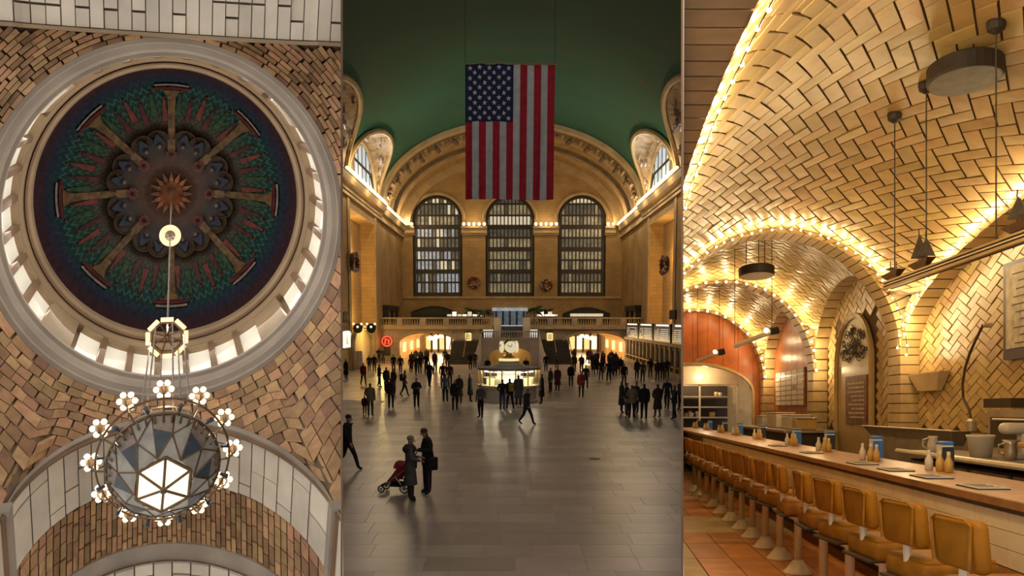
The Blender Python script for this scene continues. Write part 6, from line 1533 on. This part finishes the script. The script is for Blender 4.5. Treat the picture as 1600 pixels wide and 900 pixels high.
for k in range(10): mb = MB(RP); mb.bx(LW-.074, LW-.07, 8.0+.1*random.random(), 9.3-.3*random.random(), 2.03+k*.085, 2.04+k*.085); mb.build('printed_line', 'lace_dark', K)
# hanging rail with model ships
zr = 2.585
def railx(Y): return 3.84+(Y-6.6)*(3.91-3.84)/1.9-SH*Y
K = thing('hanging_rail', (railx(7.5), 7.5, zr), 'long dark rail with gilt edges hung on three rods from the vault', 'rail', T=RP)
for dl, dz, m_, w_ in ((0, 0, 'dark_wood', .05), (-.05, -.035, 'rail_gold', .02), (-.05, .03, 'rail_gold', .014), (-.055, 0, 'chrome_warm', .010)):
    mb = MB(RP); ya, yb = 4.6, 8.66; mb.hexa([(railx(y)+dl+a, y, zr+dz+b) for b in (-w_/1.6, w_/1.6) for y, a in ((ya, -w_), (ya, w_), (yb, w_), (yb, -w_))]); mb.build('rail_bar', m_, K)
for Y in (8.5, 7.8, 6.6):
    l = railx(Y); zt = bay1.z(l, Y)
    mb = MB(RP); mb.tube((l, Y, zr), (l, Y, zt), .0065, 6); mb.build('rod', 'lace_dark', K)
    mb = MB(RP); mb.lathe([(.02, -.10), (.065, -.07), (.075, -.02), (.07, .02)], (l, Y, zt), 14); mb.build('ceiling_rose', 'drum_dark', K)
def ship(Y, h, lab):
    l = railx(Y); S_ = thing('model_ship', (l, Y, zr+.03), lab, 'model ship', 'model ships on the hanging rail', T=RP)
    z = zr+.064
    mb = MB(RP); mb.hexa([(l+a, Y+b, z+c) for c, w_, e in ((0, .02, .14), (.06, .045, .24)) for a, b in ((-w_, -e), (w_, -e), (w_, e), (-w_, e))]); mb.build('hull', 'ship_hull', S_)
    for dy, q in ((-.10, .8), (.06, 1)):
        mb = MB(RP); mb.tube((l, Y+dy, z+.05), (l, Y+dy, z+.06+h*q), .006, 5); mb.build('mast', 'ship_hull', S_)
        mb = MB(RP); mb.prism([(-.085, .09), (.085, .09), (.004, h*q), (-.004, h*q)], lambda a, c: (l+a, Y+dy-.02, z+c), lambda a, c: (l+a, Y+dy-.01, z+c)); mb.build('sail', 'ship_sail', S_)
ship(7.9, .32, 'dark sailed model ship on the middle of the hanging rail'); ship(6.25, .26, 'model ship near the tiled arch end of the hanging rail'); ship(8.55, .12, 'small low model boat at the end of the hanging rail')
# drum lamps
def drum_lamp(l, Y, z, r, ky, lab, base):
    D_ = thing('drum_lamp', (l, Y, z), lab, 'ceiling lamp', T=RP)
    mb = MB(RP); mb.lathe([(r*.96, 0), (r, .02), (r, .14), (r*.9, .16)], (l, Y, z), 28, 1, ky); mb.build('drum_shade', 'drum_dark', D_)
    mb = MB(RP); mb.lathe([(r*.2, -.004), (r*.93, -.002), (r*.95, .015)], (l, Y, z), 28, 1, ky); mb.build('diffuser', base, D_)
    for g in (.4, 2.5, 4.6):
        zt = (bay1 if Y < 12 else bay2).z(l+r*.6*cos(g), Y+r*ky*.6*sin(g)); mb = MB(RP); mb.tube((l+r*.6*cos(g), Y+r*ky*.6*sin(g), z+.15), (l+r*.6*cos(g), Y+r*ky*.6*sin(g), zt), .008, 5); mb.build('hanger', 'drum_dark', D_)
l, z = rl(1507, 122, 7.2); drum_lamp(l, 7.2, z-.03, .30, 1.2, 'large dark drum ceiling lamp under the main vault', 'drum_base')
l, z = rl(1182, 430, 14.4); drum_lamp(l, 14.4, z-.02, .30, 1.6, 'dark drum ceiling lamp with pale underside in the second bay', 'board_white')
# slanting tube lamps in the further bays
for (a, b, Ya, Yb, lab) in (((1148, 541), (1206, 518), 15.6, 15.0, 'slanting lit rail lamp hung in the second bay'), ((1090, 563), (1124, 551), 19.6, 19.0, 'slanting lit rail lamp hung in the third bay')):
    A_ = (*[rl(*a, Ya)[0]], Ya, rl(*a, Ya)[1]); B_ = (rl(*b, Yb)[0], Yb, rl(*b, Yb)[1])
    K = thing('rail_lamp', A_, lab, 'lamp', 'rail lamps in the further bays', T=RP)
    mb = MB(RP); mb.tube(A_, B_, .045, 6); mb.build('rail_body', 'chrome_warm', K)
    mb = MB(RP); mb.tube((B_[0]-.03, B_[1], B_[2]), (B_[0]+.12, B_[1], B_[2]+.03), .07, 8); mb.build('lamp_head', 'drum_dark', K)
    mb = MB(RP); mb.ball((B_[0]-.1, B_[1], B_[2]+.02), .05, 8, 6); mb.build('bulb', 'string_bulb', K)
    for q in (A_, B_):
        zt = (bay2 if Ya < 17 else bay3).z(q[0], q[1]); mb = MB(RP); mb.tube(q, (q[0], q[1], zt), .006, 4); mb.build('rod', 'lace_dark', K)
# back counter clutter under the menu board
T_ = thing('back_counter', (4.1, 18, 0), 'dark service counter with white boxes under the menu board', 'counter', T=RP)
mb = MB(RP); mb.bx(3.7, 4.6, 15.8, 20.5, 0, .86); mb.build('cabinet', 'dark_wood', T_)
mb = MB(RP); mb.bx(3.65, 4.65, 15.7, 20.6, .86, .91); mb.build('worktop', 'steel', T_)
for k, (Y, w_, h, m_) in enumerate(((16.6, .8, .26, 'white_plastic'), (17.9, .9, .30, 'board_white'), (19.2, .7, .22, 'white_plastic'), (15.9, .3, .2, 'mustard'))):
    K = thing('storage_box', (4.1, Y, .91), ('white storage box on the service counter by the niche', 'tall pale storage box on the service counter', 'white storage box on the far end of the service counter', 'small mustard storage box at the end of the service counter')[k], 'box', 'boxes on the service counter', T=RP)
    mb = MB(RP); mb.rbox((4.1, Y, .915+h/2), (.4, w_, h), .02); mb.build('box_body', m_, K)
    mb = MB(RP); mb.rbox((4.1, Y, .92+h+.012), (.42, w_+.02, .025), .008); mb.build('lid', 'steel' if k % 2 else m_, K)
